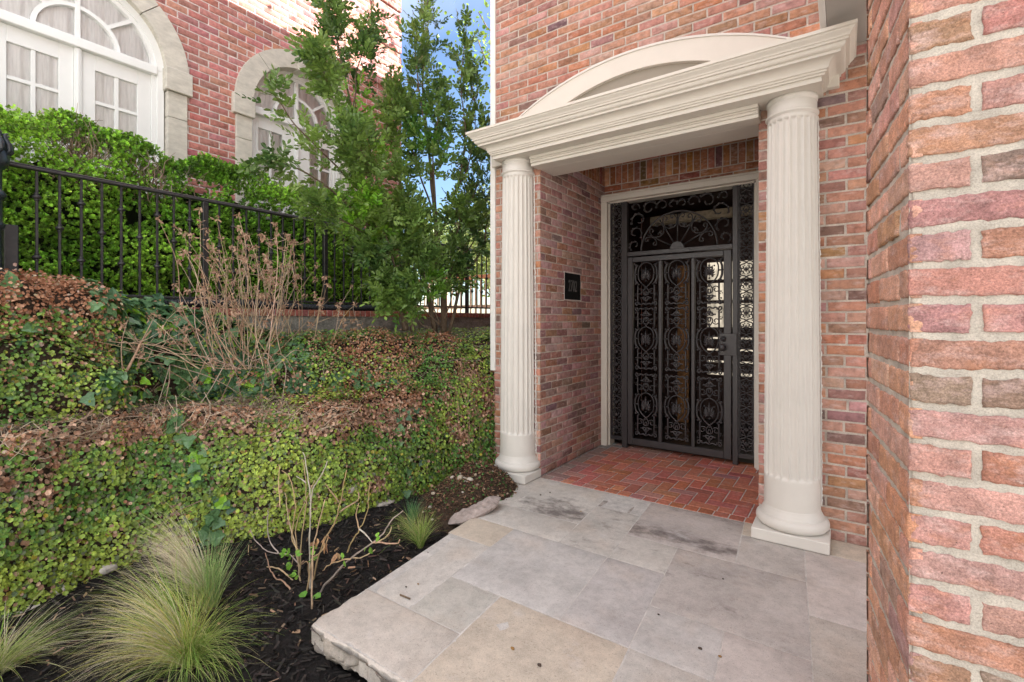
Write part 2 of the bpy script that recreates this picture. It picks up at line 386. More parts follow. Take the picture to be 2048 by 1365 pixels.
def brick_wall(b, O, U, Nn, length, z0, z1, pal, L=.203, course=.0679, jt=.011, na=3, nb=1, jit=.0016, holes=(), pattern=None, proud=.0, keep=None, phase=0.0, mortar_depth=.005, mi=(0, 1), hjt=None, soldier=()):
    """individual bricks over a mortar sheet; holes = (u0,u1,z0,z1); pattern(row) may give explicit brick spans"""
    O = np.array(O, float); U = np.array(U, float); Nn = np.array(Nn, float); hjt = hjt or jt
    r = 0; z = z0
    while z < z1-.015:
        zt = min(z+course-jt, z1-.002)
        zb = z
        is_sol = any(abs(z-s) < course*.3 for s in soldier)
        if is_sol:
            zt = z+3*course-jt; spans = [(k*course, (k+1)*course-hjt) for k in range(int(length/course)+1)]
        elif pattern: spans = pattern(r)
        else:
            off = (0 if r % 2 else L/2)+phase+R.normal(0, .004)
            spans = [(k*L-off, (k+1)*L-off-hjt) for k in range(int(length/L)+3)]
        for (a, c) in spans:
            a, c = max(a, 0), min(c, length)
            segs = [(a, c)]
            for (h0, h1, g0, g1) in holes:
                if g0 < (zb+zt)/2 < g1:
                    ns = []
                    for (p, q) in segs:
                        if q <= h0 or p >= h1: ns.append((p, q)); continue
                        if p < h0: ns.append((p, h0))
                        if q > h1: ns.append((h1, q))
                    segs = ns
            for (p, q) in segs:
                if q-p < .018: continue
                if keep and not keep((p+q)/2, (zb+zt)/2): continue
                pl = pal((p+q)/2, (zb+zt)/2) if callable(pal) else pal
                one_brick(b, O, U, Nn, p, q, zb, zt, na, nb, jit, pick(pl), proud, mi[0])
        z += 3*course if is_sol else course; r += 1
    # mortar sheet cut into strips round the holes
    us = sorted(set([0, length]+[h for hh in holes for h in hh[:2] if 0 < h < length])); zs = sorted(set([z0, z1]+[h for hh in holes for h in hh[2:4] if z0 < h < z1]))
    for i in range(len(us)-1):
        for j in range(len(zs)-1):
            um, zm = (us[i]+us[i+1])/2, (zs[j]+zs[j+1])/2
            if any(h0 < um < h1 and g0 < zm < g1 for h0, h1, g0, g1 in holes): continue
            n1 = max(2, int((us[i+1]-us[i])/.02)+1) if jit > .002 else 2; n2 = max(2, int((zs[j+1]-zs[j])/.01)+1) if jit > .002 else 2
            gu, gz = np.meshgrid(np.linspace(us[i], us[i+1], n1), np.linspace(zs[j], zs[j+1], n2), indexing='ij')
            d = -mortar_depth+(fbm(np.stack([gu.ravel()*60, gz.ravel()*60, gu.ravel()*0+3.3], 1), 3)*.0018 if jit > .002 else 0)
            V = O+gu.reshape(-1, 1)*U+gz.reshape(-1, 1)*np.array([0, 0, 1.0])+np.reshape(d*np.ones(gu.size), (-1, 1))*Nn
            grid(b, V, n1, n2, mi[1], (1, 1, 1), True)

# =================================================================== OUR TOWNHOUSE
PAL_F = [(4, (.43, .22, .16)), (2.4, (.46, .27, .215)), (1.6, (.43, .20, .125)), (.6, (.215, .13, .11)), (1.2, (.33, .175, .14))]
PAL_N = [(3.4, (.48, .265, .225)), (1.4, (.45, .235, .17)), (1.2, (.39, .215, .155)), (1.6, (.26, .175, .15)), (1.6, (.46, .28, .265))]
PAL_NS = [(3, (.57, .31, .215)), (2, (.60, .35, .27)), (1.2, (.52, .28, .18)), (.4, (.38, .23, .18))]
PAL_P = [(3, (.36, .195, .17)), (2, (.40, .235, .21)), (1.3, (.23, .13, .115)), (1, (.34, .17, .125)), (1, (.40, .26, .25))]
PAL_L = [(3, (.37, .16, .085)), (2, (.29, .12, .065)), (.4, (.17, .09, .065)), (1, (.41, .20, .12))]
WY = 3.6; XL, OL, OR_ = -2.70, -2.20, -.478
house = thing('brick_townhouse', (-1.3, WY, 0), 'weathered pink and brown brick townhouse with a columned cream entrance porch', 'townhouse')
HB = [M['brick'], M['mortar']]
b = MB()
brick_wall(b, (XL, WY, 0), (1, 0, 0), (0, -1, 0), 3.6, 0.002, 4.95, PAL_F, holes=[(OL-XL, OR_-XL, -1, 2.70)], na=3, jt=.0125, phase=.03)
b.build('facade_wall', HB, house)
b = MB()   # porch side walls and lintel
brick_wall(b, (OL, WY+.012, 0), (0, 1, 0), (1, 0, 0), 1.34, .002, 2.74, PAL_P, holes=[(.437, .783, 1.555, 1.85)], jt=.0105)
brick_wall(b, (OL+.018, WY+.2, 2.716), (0, 1, 0), (1, 0, 0), 1.15, 0, .362, lambda u, z: PAL_P if z < .15 else PAL_L, soldier=(.1358,), jt=.0105)
brick_wall(b, (OR_, WY+.012, 0), (0, 1, 0), (-1, 0, 0), 1.34, .002, 3.08, PAL_P, na=2)
brick_wall(b, (OL+.018, 4.935, 2.716), (1, 0, 0), (0, -1, 0), 1.70, 0, .362, PAL_L, soldier=(.1358,), jt=.0105)
b.build('porch_wall', HB, house)
b = MB()   # plain upper storey, side and rear, hidden core
for x0, x1, y0, y1, z0, z1 in ((XL, 6, 3.63, 3.8, 4.95, 7.45), (XL+.01, XL+.15, 3.8, 13, 0, 7.45), (.6, 6, 3.62, 3.9, 0, 4.95), (XL, 6, 13, 13.2, 0, 7.45)):
    cbox(b, x0, x1, y0, y1, z0, z1, .002, 0, (.33, .15, .115))
b.build('rear_wall', [M['brick']], house)
b = MB(); cbox(b, XL-.35, 6.3, 3.2, 13.5, 7.45, 7.7); b.build('roof', M['roofing'], house)
b = MB()   # corner strip at the left end of the facade
cbox(b, XL-.035, XL+.022, WY-.018, WY+.05, .9, 4.95, .004); b.build('corner_strip', M['caulk'], house)
b = MB(); cbox(b, OL, OR_, WY+.2, 4.97, 3.078, 3.12); b.build('porch_ceiling', M['grey_soffit'], house)

# ---- columns (engaged half into the wall)
CY = 3.545
def flute_r(r, z, ang):
    if not .385 < z < 2.625: return np.full_like(ang, r)
    e = min(1, max(0, min(z-.385, 2.625-z)/.022)); e = math.sqrt(max(0, 1-(1-e)**2))
    w = np.abs(np.cos(ang*11)); w = np.clip((w-.28)/.72, 0, 1)
    return r-.0135*e*np.sqrt(np.clip(1-(1-w)**2, 0, 1))
def col_r(z):
    t = np.clip((z-.15)/2.5, 0, 1); return .158-.021*t**1.35
def make_column(cx):
    b = MB()
    zs = [.16, .19, .37, .385, .388, .392, .397, .403, .409, .43]+list(np.linspace(.55, 2.5, 14))+[2.58, 2.600, 2.606, 2.612, 2.618, 2.622, 2.625, 2.64, 2.655]
    lathe(b, [(col_r(z), z) for z in zs], 22*12, (cx, CY, 0), rf=flute_r)
    col = b.build('column', M['cream'], house)
    b = MB(); cbox(b, cx-.207, cx+.207, CY-.205, CY+.06, .001, .070, .005); b.build('plinth', M['cream'], col)
    b = MB()
    prof = [(.150, .0705)]+[(.176+.029*math.cos(a), .105+.035*math.sin(a)) for a in np.linspace(-PI/2, PI/2, 12)]+[(.176, .142), (.176, .150), (.170, .153), (.170, .162), (.164, .170), (.159, .186), (.157, .20)]
    lathe(b, prof, 96, (cx, CY, 0)); b.build('base_moulding', M['cream'], col)
    b = MB(); r = .1375
    prof = [(r, 2.65), (r+.002, 2.655)]+[(r+.002+.010*math.sin(a), 2.668-.011*math.cos(a)) for a in np.linspace(0, PI, 9)]+[(r+.001, 2.683), (r+.001, 2.735), (r-.002, 2.738), (r-.002, 2.743), (r+.005, 2.746), (r+.005, 2.772)]
    lathe(b, prof, 96, (cx, CY, 0)); b.build('capital', M['cream'], col)
    b = MB()
    for s in (-1, 1):
        zz = np.linspace(.2, 2.66, 260); k = fbm(np.stack([zz*75, zz*0+s, zz*0], 1), 3)
        P = np.stack([cx+s*(col_r(zz)-.004+k*.002+.006), np.full(260, WY-.006), zz], 1)
        tube(b, P, np.clip(.0035+np.abs(k)*.003, .0025, .007), 5)
    b.build('caulk', M['caulk'], col)
    return col
make_column(-2.395); make_column(-.280)

# ---- entablature
PROF = [(0, 2.772), (0, 2.801), (.015, 2.802), (.015, 2.814), (.025, 2.815), (.025, 2.827), (.034, 2.828)]
PROF += [(.034+.044*(1-math.cos(a)), 2.829+.046*math.sin(a)) for a in np.linspace(.05, PI/2, 9)]
PROF += [(.093, 2.876), (.093, 2.891), (.098, 2.892)]+[(.098+.018*math.sin(a), 2.893+.026*(1-math.cos(a))) for a in np.linspace(.1, PI/2, 6)]
PROF += [(.128, 2.921), (.128, 2.935), (.135, 2.936)]+[(.135+.024*(.5-.5*math.cos(t*PI)), 2.937+.034*t) for t in np.linspace(0, 1, 9)]
PROF += [(.168, 2.973), (.168, 2.992), (.156, 2.997)]
def sweep(b, prof, xl, xr, yf, yb):
    V = []
    for p, z in prof: V += [(xl-p, yb, z), (xl-p, yf-p, z), (xr+p, yf-p, z), (xr+p, yb, z)]
    V = np.array(V); F = []
    for i in range(len(prof)-1):
        for k in range(3): a = i*4+k; F.append((a, a+1, a+5, a+4))
    b.add(V, F)
    return V
b = MB()
V = sweep(b, PROF, -2.525, -.112, 3.345, WY-.002)
t = len(V)-4
b.add(np.array([V[t], V[t+1], V[t+2], V[t+3], (-2.60, WY-.002, 3.03), (-.05, WY-.002, 3.03)]), [(1, 2, 5, 4), (0, 1, 4), (2, 3, 5)])
b.add(np.array([(-2.525, 3.345, 2.772), (-.112, 3.345, 2.772), (-.112, 3.449, 2.772), (-2.525, 3.449, 2.772)]), [(0, 1, 2, 3)])
for x0, x1 in ((-2.525, -2.19), (-.49, -.112)):
    b.add(np.array([(x0, 3.449, 2.772), (x1, 3.449, 2.772), (x1, 3.60, 2.772), (x0, 3.60, 2.772)]), [(0, 1, 2, 3)])
b.build('cornice', M['cream_wood'], house)
b = MB()   # beam between the columns with a stepped face
for (y, z0, z1) in ((3.476, 2.690, 2.716), (3.466, 2.716, 2.736), (3.460, 2.736, 2.748), (3.450, 2.748, 2.7735)):
    cbox(b, -2.215, -.463, y, 3.599, z0, z1-.0004, .003)
cbox(b, OL+.001, OR_-.001, 3.599, 3.84, 2.6905, 2.98, .003)
b.build('beam', M['cream_wood'], house)
b = MB(); cbox(b, OL+.001, OR_-.001, 3.60, 3.82, 2.98, 3.09, .002); b.build('beam_infill', M['grey_soffit'], house)
b = MB()   # frieze board behind the cornice, seen past both ends
cbox(b, -2.698, -2.52, 3.555, 3.597, 2.79, 2.995, .003); b.build('frieze_board', M['cream_wood'], house)
b = MB(); cbox(b, -.12, -.028, 3.555, 3.597, 2.806, 2.998, .003); b.build('frieze_board', M['cream_wood'], house)
# arched pediment: ring board, thin edge bead and a set-back tympanum
acx, az, = -1.335, 3.0
def arc_ring(b, half, rise0, rise1, yf, yb, zb, n=60, hi=None):
    def arc(h, r):
        Rr = (h*h+r*r)/(2*r); cz = zb+r-Rr; a = math.asin(min(1, h/Rr))
        return [(acx+Rr*math.sin(t), cz+Rr*math.cos(t)) for t in np.linspace(-a, a, n)]
    o = arc(half, rise1); i = arc(hi or half*.80, rise0)
    V = []
    for (ox, oz), (ix, iz) in zip(o, i): V += [(ox, yf, oz), (ix, yf, iz), (ix, yb, iz), (ox, yb, oz)]
    F = []
    for k in range(n-1):
        a = 4*k; F += [(a, a+1, a+5, a+4), (a+1, a+2, a+6, a+5), (a+3, a, a+4, a+7)]
    b.add(np.array(V), F)
b = MB(); arc_ring(b, 1.335, .295, .435, 3.548, 3.599, 2.99, hi=.93); b.build('arch_board', M['cream_wood'], house)
b = MB(); arc_ring(b, 1.347, .4355, .452, 3.540, 3.599, 2.99, hi=1.3355); b.build('arch_bead', M['cream'], house)
b = MB(); cbox(b, -2.22, -.45, 3.580, 3.586, 2.98, 3.285, .001); b.build('tympanum', M['taupe'], house)

# ---- overhanging upper bay and the brick pier close to the camera
b = MB(); cbox(b, -.085, 4, .6, 3.598, 3.056, 3.075, .002); b.build('bay_soffit', M['grey_soffit'], house)
b = MB(); cbox(b, -.118, -.087, .58, 3.597, 3.045, 3.28, .003); b.build('bay_trim', M['caulk'], house)
b = MB(); cbox(b, -.10, 4, .62, 3.61, 3.08, 8.0, .003, 0, (.33, .15, .115)); b.build('bay_wall', M['brick'], house)
PX, PY = .103, 1.211; SE = np.array([-.053, .471, 0]); SL = np.linalg.norm(SE); SE = SE/SL
def pat_front(r):
    s = [(0, .196), (.211, .407)] if r % 2 else [(0, .0885), (.1035, .300), (.315, .51)]
    e = s[-1][1]+.015
    while e < 1.4: s.append((e, e+.197)); e += .212
    return s
def pat_side(r):
    h = .0885 if r % 2 else .196
    s = [(0, h)]; e = h+.013
    while e < SL: s.append((e, e+.197)); e += .21
    return s
b = MB()
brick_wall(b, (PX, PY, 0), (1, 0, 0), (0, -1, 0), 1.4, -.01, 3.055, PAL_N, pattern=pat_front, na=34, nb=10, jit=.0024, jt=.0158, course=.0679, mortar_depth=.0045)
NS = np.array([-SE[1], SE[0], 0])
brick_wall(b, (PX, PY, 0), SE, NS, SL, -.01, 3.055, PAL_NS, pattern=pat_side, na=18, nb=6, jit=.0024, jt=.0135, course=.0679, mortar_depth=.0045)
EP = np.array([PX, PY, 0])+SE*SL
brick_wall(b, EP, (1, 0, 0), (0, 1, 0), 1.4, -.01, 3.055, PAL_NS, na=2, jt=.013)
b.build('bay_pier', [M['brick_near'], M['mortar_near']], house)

# ---- door casing, vestibule behind the gate
GY = 4.95
b = MB()
cbox(b, OL+.002, -2.128, GY-.075, GY+.1, .003, 2.66, .004); cbox(b, -2.128, -2.113, GY-.03, GY+.1, .003, 2.645, .003)
cbox(b, -.672, OR_-.002, GY-.075, GY+.1, .003, 2.66, .004); cbox(b, -.690, -.672, GY-.03, GY+.1, .003, 2.645, .003)
cbox(b, OL+.002, OR_-.002, GY-.080, GY+.1, 2.66, 2.714, .005); cbox(b, OL+.002, OR_-.002, GY-.095, GY+.09, 2.7145, 2.732, .004)
cbox(b, -2.112, -.691, GY-.03, GY+.1, 2.645, 2.6595, .003)
b.build('door_casing', M['cream_wood'], house)
b = MB()
VB = 7.0
cbox(b, -2.6, -2.5, GY+.1, VB, 0, 2.9, .002); cbox(b, .3, .4, GY+.1, VB, 0, 2.9, .002)
for x0, x1, z0, z1 in ((-2.5, -1.62, 0, 2.9), (-1.62, .3, 2.17, 2.9), (-1.62, .3, 0, .62), (-.06, .3, .62, 2.17)): cbox(b, x0, x1, VB, VB+.1, z0, z1, .002)
cbox(b, -2.6, OL, GY+.1, GY+.2, 0, 2.9, .002); cbox(b, OR_, .4, GY+.1, GY+.2, 0, 2.9, .002)
b.build('vestibule_wall', M['dark_room'], house)
b = MB(); cbox(b, -2.6, .4, GY+.1, VB+.1, 2.9, 2.95, .002); b.build('vestibule_ceiling', M['dark_room'], house)
b = MB(); cbox(b, -2.1, .2, 6.2, 6.32, 2.62, 2.72, .004); b.build('vestibule_beam', M['hall_plaster'], house)
b = MB(); cbox(b, -2.6, .4, GY+.12, VB+.1, -.05, .006, .001); b.build('vestibule_floor', M['tile'], house)
# glazed rear screen of the vestibule whose pane glows in place of daylight
b = MB(); cbox(b, -1.62, -.06, VB+.06, VB+.07, .62, 2.17, .001); rp = b.build('rear_window', M['lit'], house)
b = MB()
for z in (1.60, 1.88): cbox(b, -1.62, -.06, VB-.01, VB+.03, z, z+.045, .003)
for x in (-1.62, -1.22, -.83, -.44, -.10): cbox(b, x, x+.05, VB-.012, VB+.03, .62, 2.17, .003)
for z in (.66, .82, .98, 1.14): cbox(b, -1.57, -.1, VB-.005, VB+.02, z, z+.135, .003)
b.build('window_frame', M['dark_room'], rp)
b = MB(); cbox(b, -1.845, -1.70, 6.55, 6.60, .01, 2.1, .004); cbox(b, -1.825, -1.72, 6.537, 6.551, .2, .95, .01); cbox(b, -1.825, -1.72, 6.537, 6.551, 1.05, 1.95, .01)
b.build('inner_door', M['wood'], house)

# =================================================================== IRON GATE
gate = thing('iron_gate', (-1.4, GY, 0), 'dark wrought iron entry gate of cast scrollwork panels with a fanlight on top', 'gate')
IG = M['iron_gate']
b = MB()
for x0, x1 in ((-1.973, -1.916), (-.875, -.827)): cbox(b, x0, x1, GY-.03, GY+.03, .006, 2.64, .004)
cbox(b, -1.916, -.875, GY-.025, GY+.025, 2.052, 2.098, .004)
for x0, x1 in ((-2.112, -1.973), (-.827, -.691)):
    cbox(b, x0, x1, GY-.02, GY+.02, .075, .115, .003); cbox(b, x0, x0+.012, GY-.015, GY+.02, .115, 2.64, .002); cbox(b, x1-.012, x1, GY-.015, GY+.02, .115, 2.64, .002)
b.build('frame', IG, gate)
leaf = MB()
LX0, LX1, LZ0, LZ1 = -1.908, -.884, .05, 2.040
cbox(leaf, LX0, -1.853, GY-.035, GY+.015, LZ0, LZ1, .004); cbox(leaf, -.952, LX1, GY-.035, GY+.015, LZ0, LZ1, .004)
cbox(leaf, -1.853, -.952, GY-.034, GY+.014, LZ1-.055, LZ1-.001, .004); cbox(leaf, -1.853, -.952, GY-.034, GY+.014, LZ0+.001, LZ0+.068, .004)
leaf = leaf.build('door_leaf', IG, gate)
for x0, x1 in ((-1.578, -1.545), (-1.252, -1.219)):
    b = MB(); cbox(b, x0, x1, GY-.030, GY+.010, LZ0+.0685, LZ1-.0555, .003); b.build('mullion', IG, leaf)
def xz(pts, y=0): return [(p[0], y, p[1]) for p in pts]
def arcp(cx, cz, r0, r1, a0, a1, n=14):
    t = np.linspace(0, 1, n); a = np.radians(a0+(a1-a0)*t); r = r0+(r1-r0)*t
    return [(cx+ri*math.cos(ai), cz+ri*math.sin(ai)) for ri, ai in zip(r, a)]
def stroke(b, pts, r=.0052, n=6, y=0, sm=True, tap=False):
    r *= 1.35
    P = catmull(np.array(xz(pts, y)), 4) if sm and len(pts) < 12 else np.array(xz(pts, y))
    rr = np.full(len(P), r)
    if tap: t = np.linspace(0, 1, len(P)); rr = r*np.clip(np.sin(PI*np.clip(t, .03, .97))**.6, .15, 1)
    tube(b, P, rr, n)
def blob(b, x, z, r, y=-.004, sx=1, sz=1):
    pr = [(math.sin(a), -math.cos(a)) for a in np.linspace(.05, PI-.05, 6)]
    V = []; n = 8
    for q, h in pr:
        for k in range(n): V.append((x+r*sx*q*math.cos(2*PI*k/n), y+r*.8*q*math.sin(2*PI*k/n), z+r*sz*h))
    F = [(i*n+k, i*n+(k+1) % n, (i+1)*n+(k+1) % n, (i+1)*n+k) for i in range(5) for k in range(n)]
    b.add(np.array(V), F, 0, (1, 1, 1), True)
def petal(b, x, z, ang, L, w=.012, curl=.25, y=-.006):
    pts = []
    for t in np.linspace(0, 1, 7):
        a = ang+curl*t*t; pts.append((x+L*t*math.cos(a), z+L*t*math.sin(a)))
    P = np.array(xz(pts, y)); P[:, 1] -= np.sin(np.linspace(0, PI, 7))*.008
    tube(b, P, w*np.array([.25, .7, 1, .95, .75, .5, .12]), 6)
def half_motif(b, s, z0):
    """everything above the heart's centre; s=+1 up, s=-1 mirrored down"""
    f = lambda pts: [(x, z0+s*z) for x, z in pts]
    for m in (-1, 1):
        g = lambda pts: f([(m*x, z) for x, z in pts])
        if s > 0: stroke(b, g([(.083, 0), (.080, .05), (.058, .095), (.022, .118), (0, .124)]))
        else: stroke(b, g([(.083, 0), (.076, .05), (.048, .095), (.012, .128), (-.004, .140)]))
        stroke(b, g([(.004, .130), (-.018, .158), (-.030, .185), (-.022, .213), (0, .222), (.012, .20), (.004, .178)]), .0045)
        stroke(b, g(arcp(.062, .185, .034, .013, -150, 250)), .0042)
        stroke(b, g([(.088, .112), (.088, .2), (.088, .285)]), .0068)
        stroke(b, g([(.088, .285), (.104, .295), (.112, .312), (.100, .327), (.088, .318), (.094, .308)]), .0055)
        stroke(b, g([(.092, .290), (.060, .318), (.030, .309), (0, .324)]), .0065)
        stroke(b, g([(0, .245), (.026, .240), (.050, .252), (.058, .246)]), .0052)
        stroke(b, g([(.034, .244), (.024, .262), (.012, .272), (0, .285)]), .008)
        # outer leaf arc
        stroke(b, g([(.117, .002), (.114, .045), (.100, .082), (.084, .098)]), .0085)
        blob(b, m*.108, z0+s*.098, .012); blob(b, m*.075, z0+s*.108, .010)
        blob(b, m*.106, z0+s*.205, .008); blob(b, m*.118, z0+s*.222, .006); blob(b, m*.100, z0+s*.225, .006)
        blob(b, m*.108, z0+s*.270, .009); blob(b, m*.070, z0+s*.300, .007)
    blob(b, 0, z0+s*.262, .014, sz=1.2); blob(b, 0, z0+s*.155, .008); blob(b, 0, z0+s*.300, .010)
def heart_fill(b, z0):
    for m in (-1, 1):
        x = m*.083; V = MB()
        tube(b, np.array(xz([(m*.082, z0), (m*.112, z0), (m*.140, z0)])), [.009, .007, .003], 6)
        for a, L, w in ((78, .092, .010), (52, .090, .011), (28, .072, .010), (4, .060, .010), (-24, .058, .009)):
            petal(b, 0, z0-.035, math.radians(90-(90-a)*m if m > 0 else 90+(90-a)), L, w, .35*m)
        blob(b, m*.030, z0-.055, .011); blob(b, m*.046, z0+.045, .009); blob(b, m*.018, z0+.03, .010, -.012)
    petal(b, 0, z0-.06, PI/2, .15, .010, 0); blob(b, 0, z0-.02, .013, -.012); blob(b, 0, z0-.075, .010)
pm = MB()
half_motif(pm, -1, 1.855-0)                        # top unit is cut at the rail: heart, knot, urn, bracket
heart_fill(pm, 1.855)
for m in (-1, 1):
    stroke(pm, [(m*.083, 1.855), (m*.080, 1.905), (m*.058, 1.95), (m*.022, 1.972), (0, 1.978)])
    stroke(pm, [(m*.117, 1.857), (m*.114, 1.90), (m*.100, 1.937), (m*.084, 1.953)], .0085); blob(pm, m*.108, 1.955, .013); blob(pm, m*.12, 1.968, .010)
for zc in (1.178, .485):
    half_motif(pm, 1, zc); half_motif(pm, -1, zc); heart_fill(pm, zc)
panel = pm.mesh('scroll_panel', [IG])
for xc in (-1.7155, -1.3985, -1.0855): place('scroll_panel', panel, leaf, (xc, GY-.012, 0))
# lock plate, knob, deadbolt
b = MB(); cbox(b, -.990, -.835, GY-.042, GY-.0315, 1.035, 1.245, .003); b.build('lock_plate', IG, leaf)
b = MB(); lathe(b, [(.016, 0), (.016, .012), (.012, .02), (.014, .026), (.030, .034), (.034, .046), (.030, .058), (.016, .066), (.004, .068)], 20)
k = b.build('knob', IG, leaf, (-.957, GY-.042, 1.113)); k.rotation_euler = (PI/2, 0, 0)
b = MB(); lathe(b, [(.026, 0), (.027, .006), (.024, .012), (.012, .013), (.011, .016), (.002, .017)], 20)
k = b.build('deadbolt', IG, leaf, (-.953, GY-.042, 1.192)); k.rotation_euler = (PI/2, 0, 0)
# fanlight
fx, fz = -1.394, 2.098
b = MB()
stroke(b, arcp(fx, fz, .378, .378, 0, 180, 48), .0065, sm=False); b.build('fan_arch', IG, gate)
for ang in (29, 60, 90, 120, 151):
    a = math.radians(ang); dx, dz = math.cos(a), math.sin(a); nx, nz = -dz, dx; b = MB()
    tube(b, np.array(xz([(fx+dx*.06, fz+dz*.06), (fx+dx*.36, fz+dz*.36)])), .0075, 4)
    for s in (-1, 1):
        for q in (-1, 1):
            c = [(.285+q*t*.062, s*w) for t, w in ((0, .006), (.45, .012), (.95, .032), (1.1, .056), (.80, .070), (.50, .058), (.62, .040))]
            stroke(b, [(fx+dx*u+nx*w, fz+dz*u+nz*w) for u, w in c], .0048)
    b.build('fan_spoke', IG, gate)
b = MB()
n = 20; V = [(fx, GY-.02, fz)]+[(fx+.068*math.cos(t), GY-.02, fz+.068*math.sin(t)) for t in np.linspace(0, PI, n)]; V += [(x, GY+.01, z) for x, y, z in V]
F = [(0, i, i+1) for i in range(1, n)]+[(i, n+1+i, n+2+i, i+1) for i in range(1, n)]+[(n+1, n+2+i, n+1+i) for i in range(1, n)]
b.add(np.array(V), F); b.build('fan_hub', IG, gate)
b = MB()   # acanthus scrolls over the arch
def acan(cx, cz, r, a0, turn, leaves=7):
    s = 1 if turn > 0 else -1
    pts = arcp(cx, cz, r, r*.30, a0, a0+turn, 22); stroke(b, pts, .0058, sm=False, tap=False)
    for i in range(0, leaves):
        p = pts[int(i*18/leaves)]; q = pts[int(i*18/leaves)+2]; a = math.atan2(q[1]-p[1], q[0]-p[0])
        petal(b, p[0], p[1], a-s*.85, r*.45*(1-.06*i), .009, s*.9)
for m in (-1, 1):
    X = lambda d: fx+m*d
    A = lambda a: a if m > 0 else 180-a
    for d, dz, r, a0, tr in ((.445, .07, .06, -60, 300), (.44, .20, .075, 230, -320), (.40, .335, .085, -30, 330), (.29, .445, .075, 150, -330), (.15, .455, .065, -20, 320), (.44, .47, .05, 200, -330), (.05, .45, .05, 190, -280)):
        acan(X(d), fz+dz, r, A(a0), tr*m)
for o in (b,):
    o.build('fan_scrollwork', IG, gate)
for o in COL.objects:
    pass
b = MB()   # side panels: chains of paired scrolls
zz = .14
while zz < 2.60:
    for m in (-1, 1):
        stroke(b, [(0, zz), (m*.020, zz+.012), (m*.046, zz+.018), (m*.052, zz+.045), (m*.034, zz+.055), (m*.022, zz+.042), (m*.032, zz+.032)], .0045)
        stroke(b, [(0, zz+.135), (m*.020, zz+.123), (m*.046, zz+.115), (m*.052, zz+.09), (m*.034, zz+.08), (m*.022, zz+.092), (m*.032, zz+.102)], .0045)
        stroke(b, [(m*.052, zz+.045), (m*.044, zz+.0675), (m*.052, zz+.09)], .005)
        for a in (25, 60): petal(b, 0, zz+.06, math.radians(90-m*a), .036, .007, .4*m)
        for a in (-30, -65): petal(b, 0, zz+.075, math.radians(90-m*(90-a)), .032, .006, -.4*m)
        blob(b, m*.05, zz+.002, .007); blob(b, m*.014, zz+.028, .006); blob(b, m*.014, zz+.108, .006)
    blob(b, 0, zz+.0675, .012); blob(b, 0, zz, .009)
    zz += .1365
side = b.mesh('side_scroll_panel', [IG])
for xc in (-2.0425, -.759): place('side_scroll_panel', side, gate, (xc, GY-.002, 0))
for o in list(COL.objects):
    if o.name in ('fan_arch', 'fan_scrollwork') or o.name.startswith('fan_spoke'):
        o.location.y += GY; WL[o.name] = Vector((0, GY, 0))

# house number plaque on the porch side wall
pq = thing('house_number_sign', (OL+.003, 4.214, 1.70), 'black slate sign with dull number 2702 set in the porch side wall', 'house sign')
b = MB(); cbox(b, OL-.010, OL+.006, 4.051, 4.377, 1.572, 1.828, .003); b.build('plate', M['plaque'], pq)
fc = bpy.data.curves.new('numerals', 'FONT'); fc.body = '2702'; fc.size = .16; fc.extrude = .002; fc.align_x = 'CENTER'; fc.align_y = 'CENTER'; fc.materials.append(M['numeral'])
_t = bpy.data.objects.new('tmp', fc); COL.objects.link(_t); bpy.context.view_layer.update()
nm = bpy.data.meshes.new_from_object(_t.evaluated_get(bpy.context.evaluated_depsgraph_get())); bpy.data.objects.remove(_t); bpy.data.curves.remove(fc); nm.name = 'numerals'
t = place('numerals', nm, pq, (OL+.0085, 4.205, 1.70)); t.rotation_euler = (PI/2, 0, PI/2); t.scale = (.56, 1.0, 1)
b = MB()
for y0, y1, z0, z1 in ((4.040, 4.0505, 1.56, 1.842), (4.3775, 4.389, 1.56, 1.842), (4.0505, 4.3775, 1.56, 1.5715), (4.0505, 4.3775, 1.8285, 1.842)): cbox(b, OL-.012, OL+.002, y0, y1, z0, z1, .002)
b.build('mortar_bed', M['mortar_light'], pq)

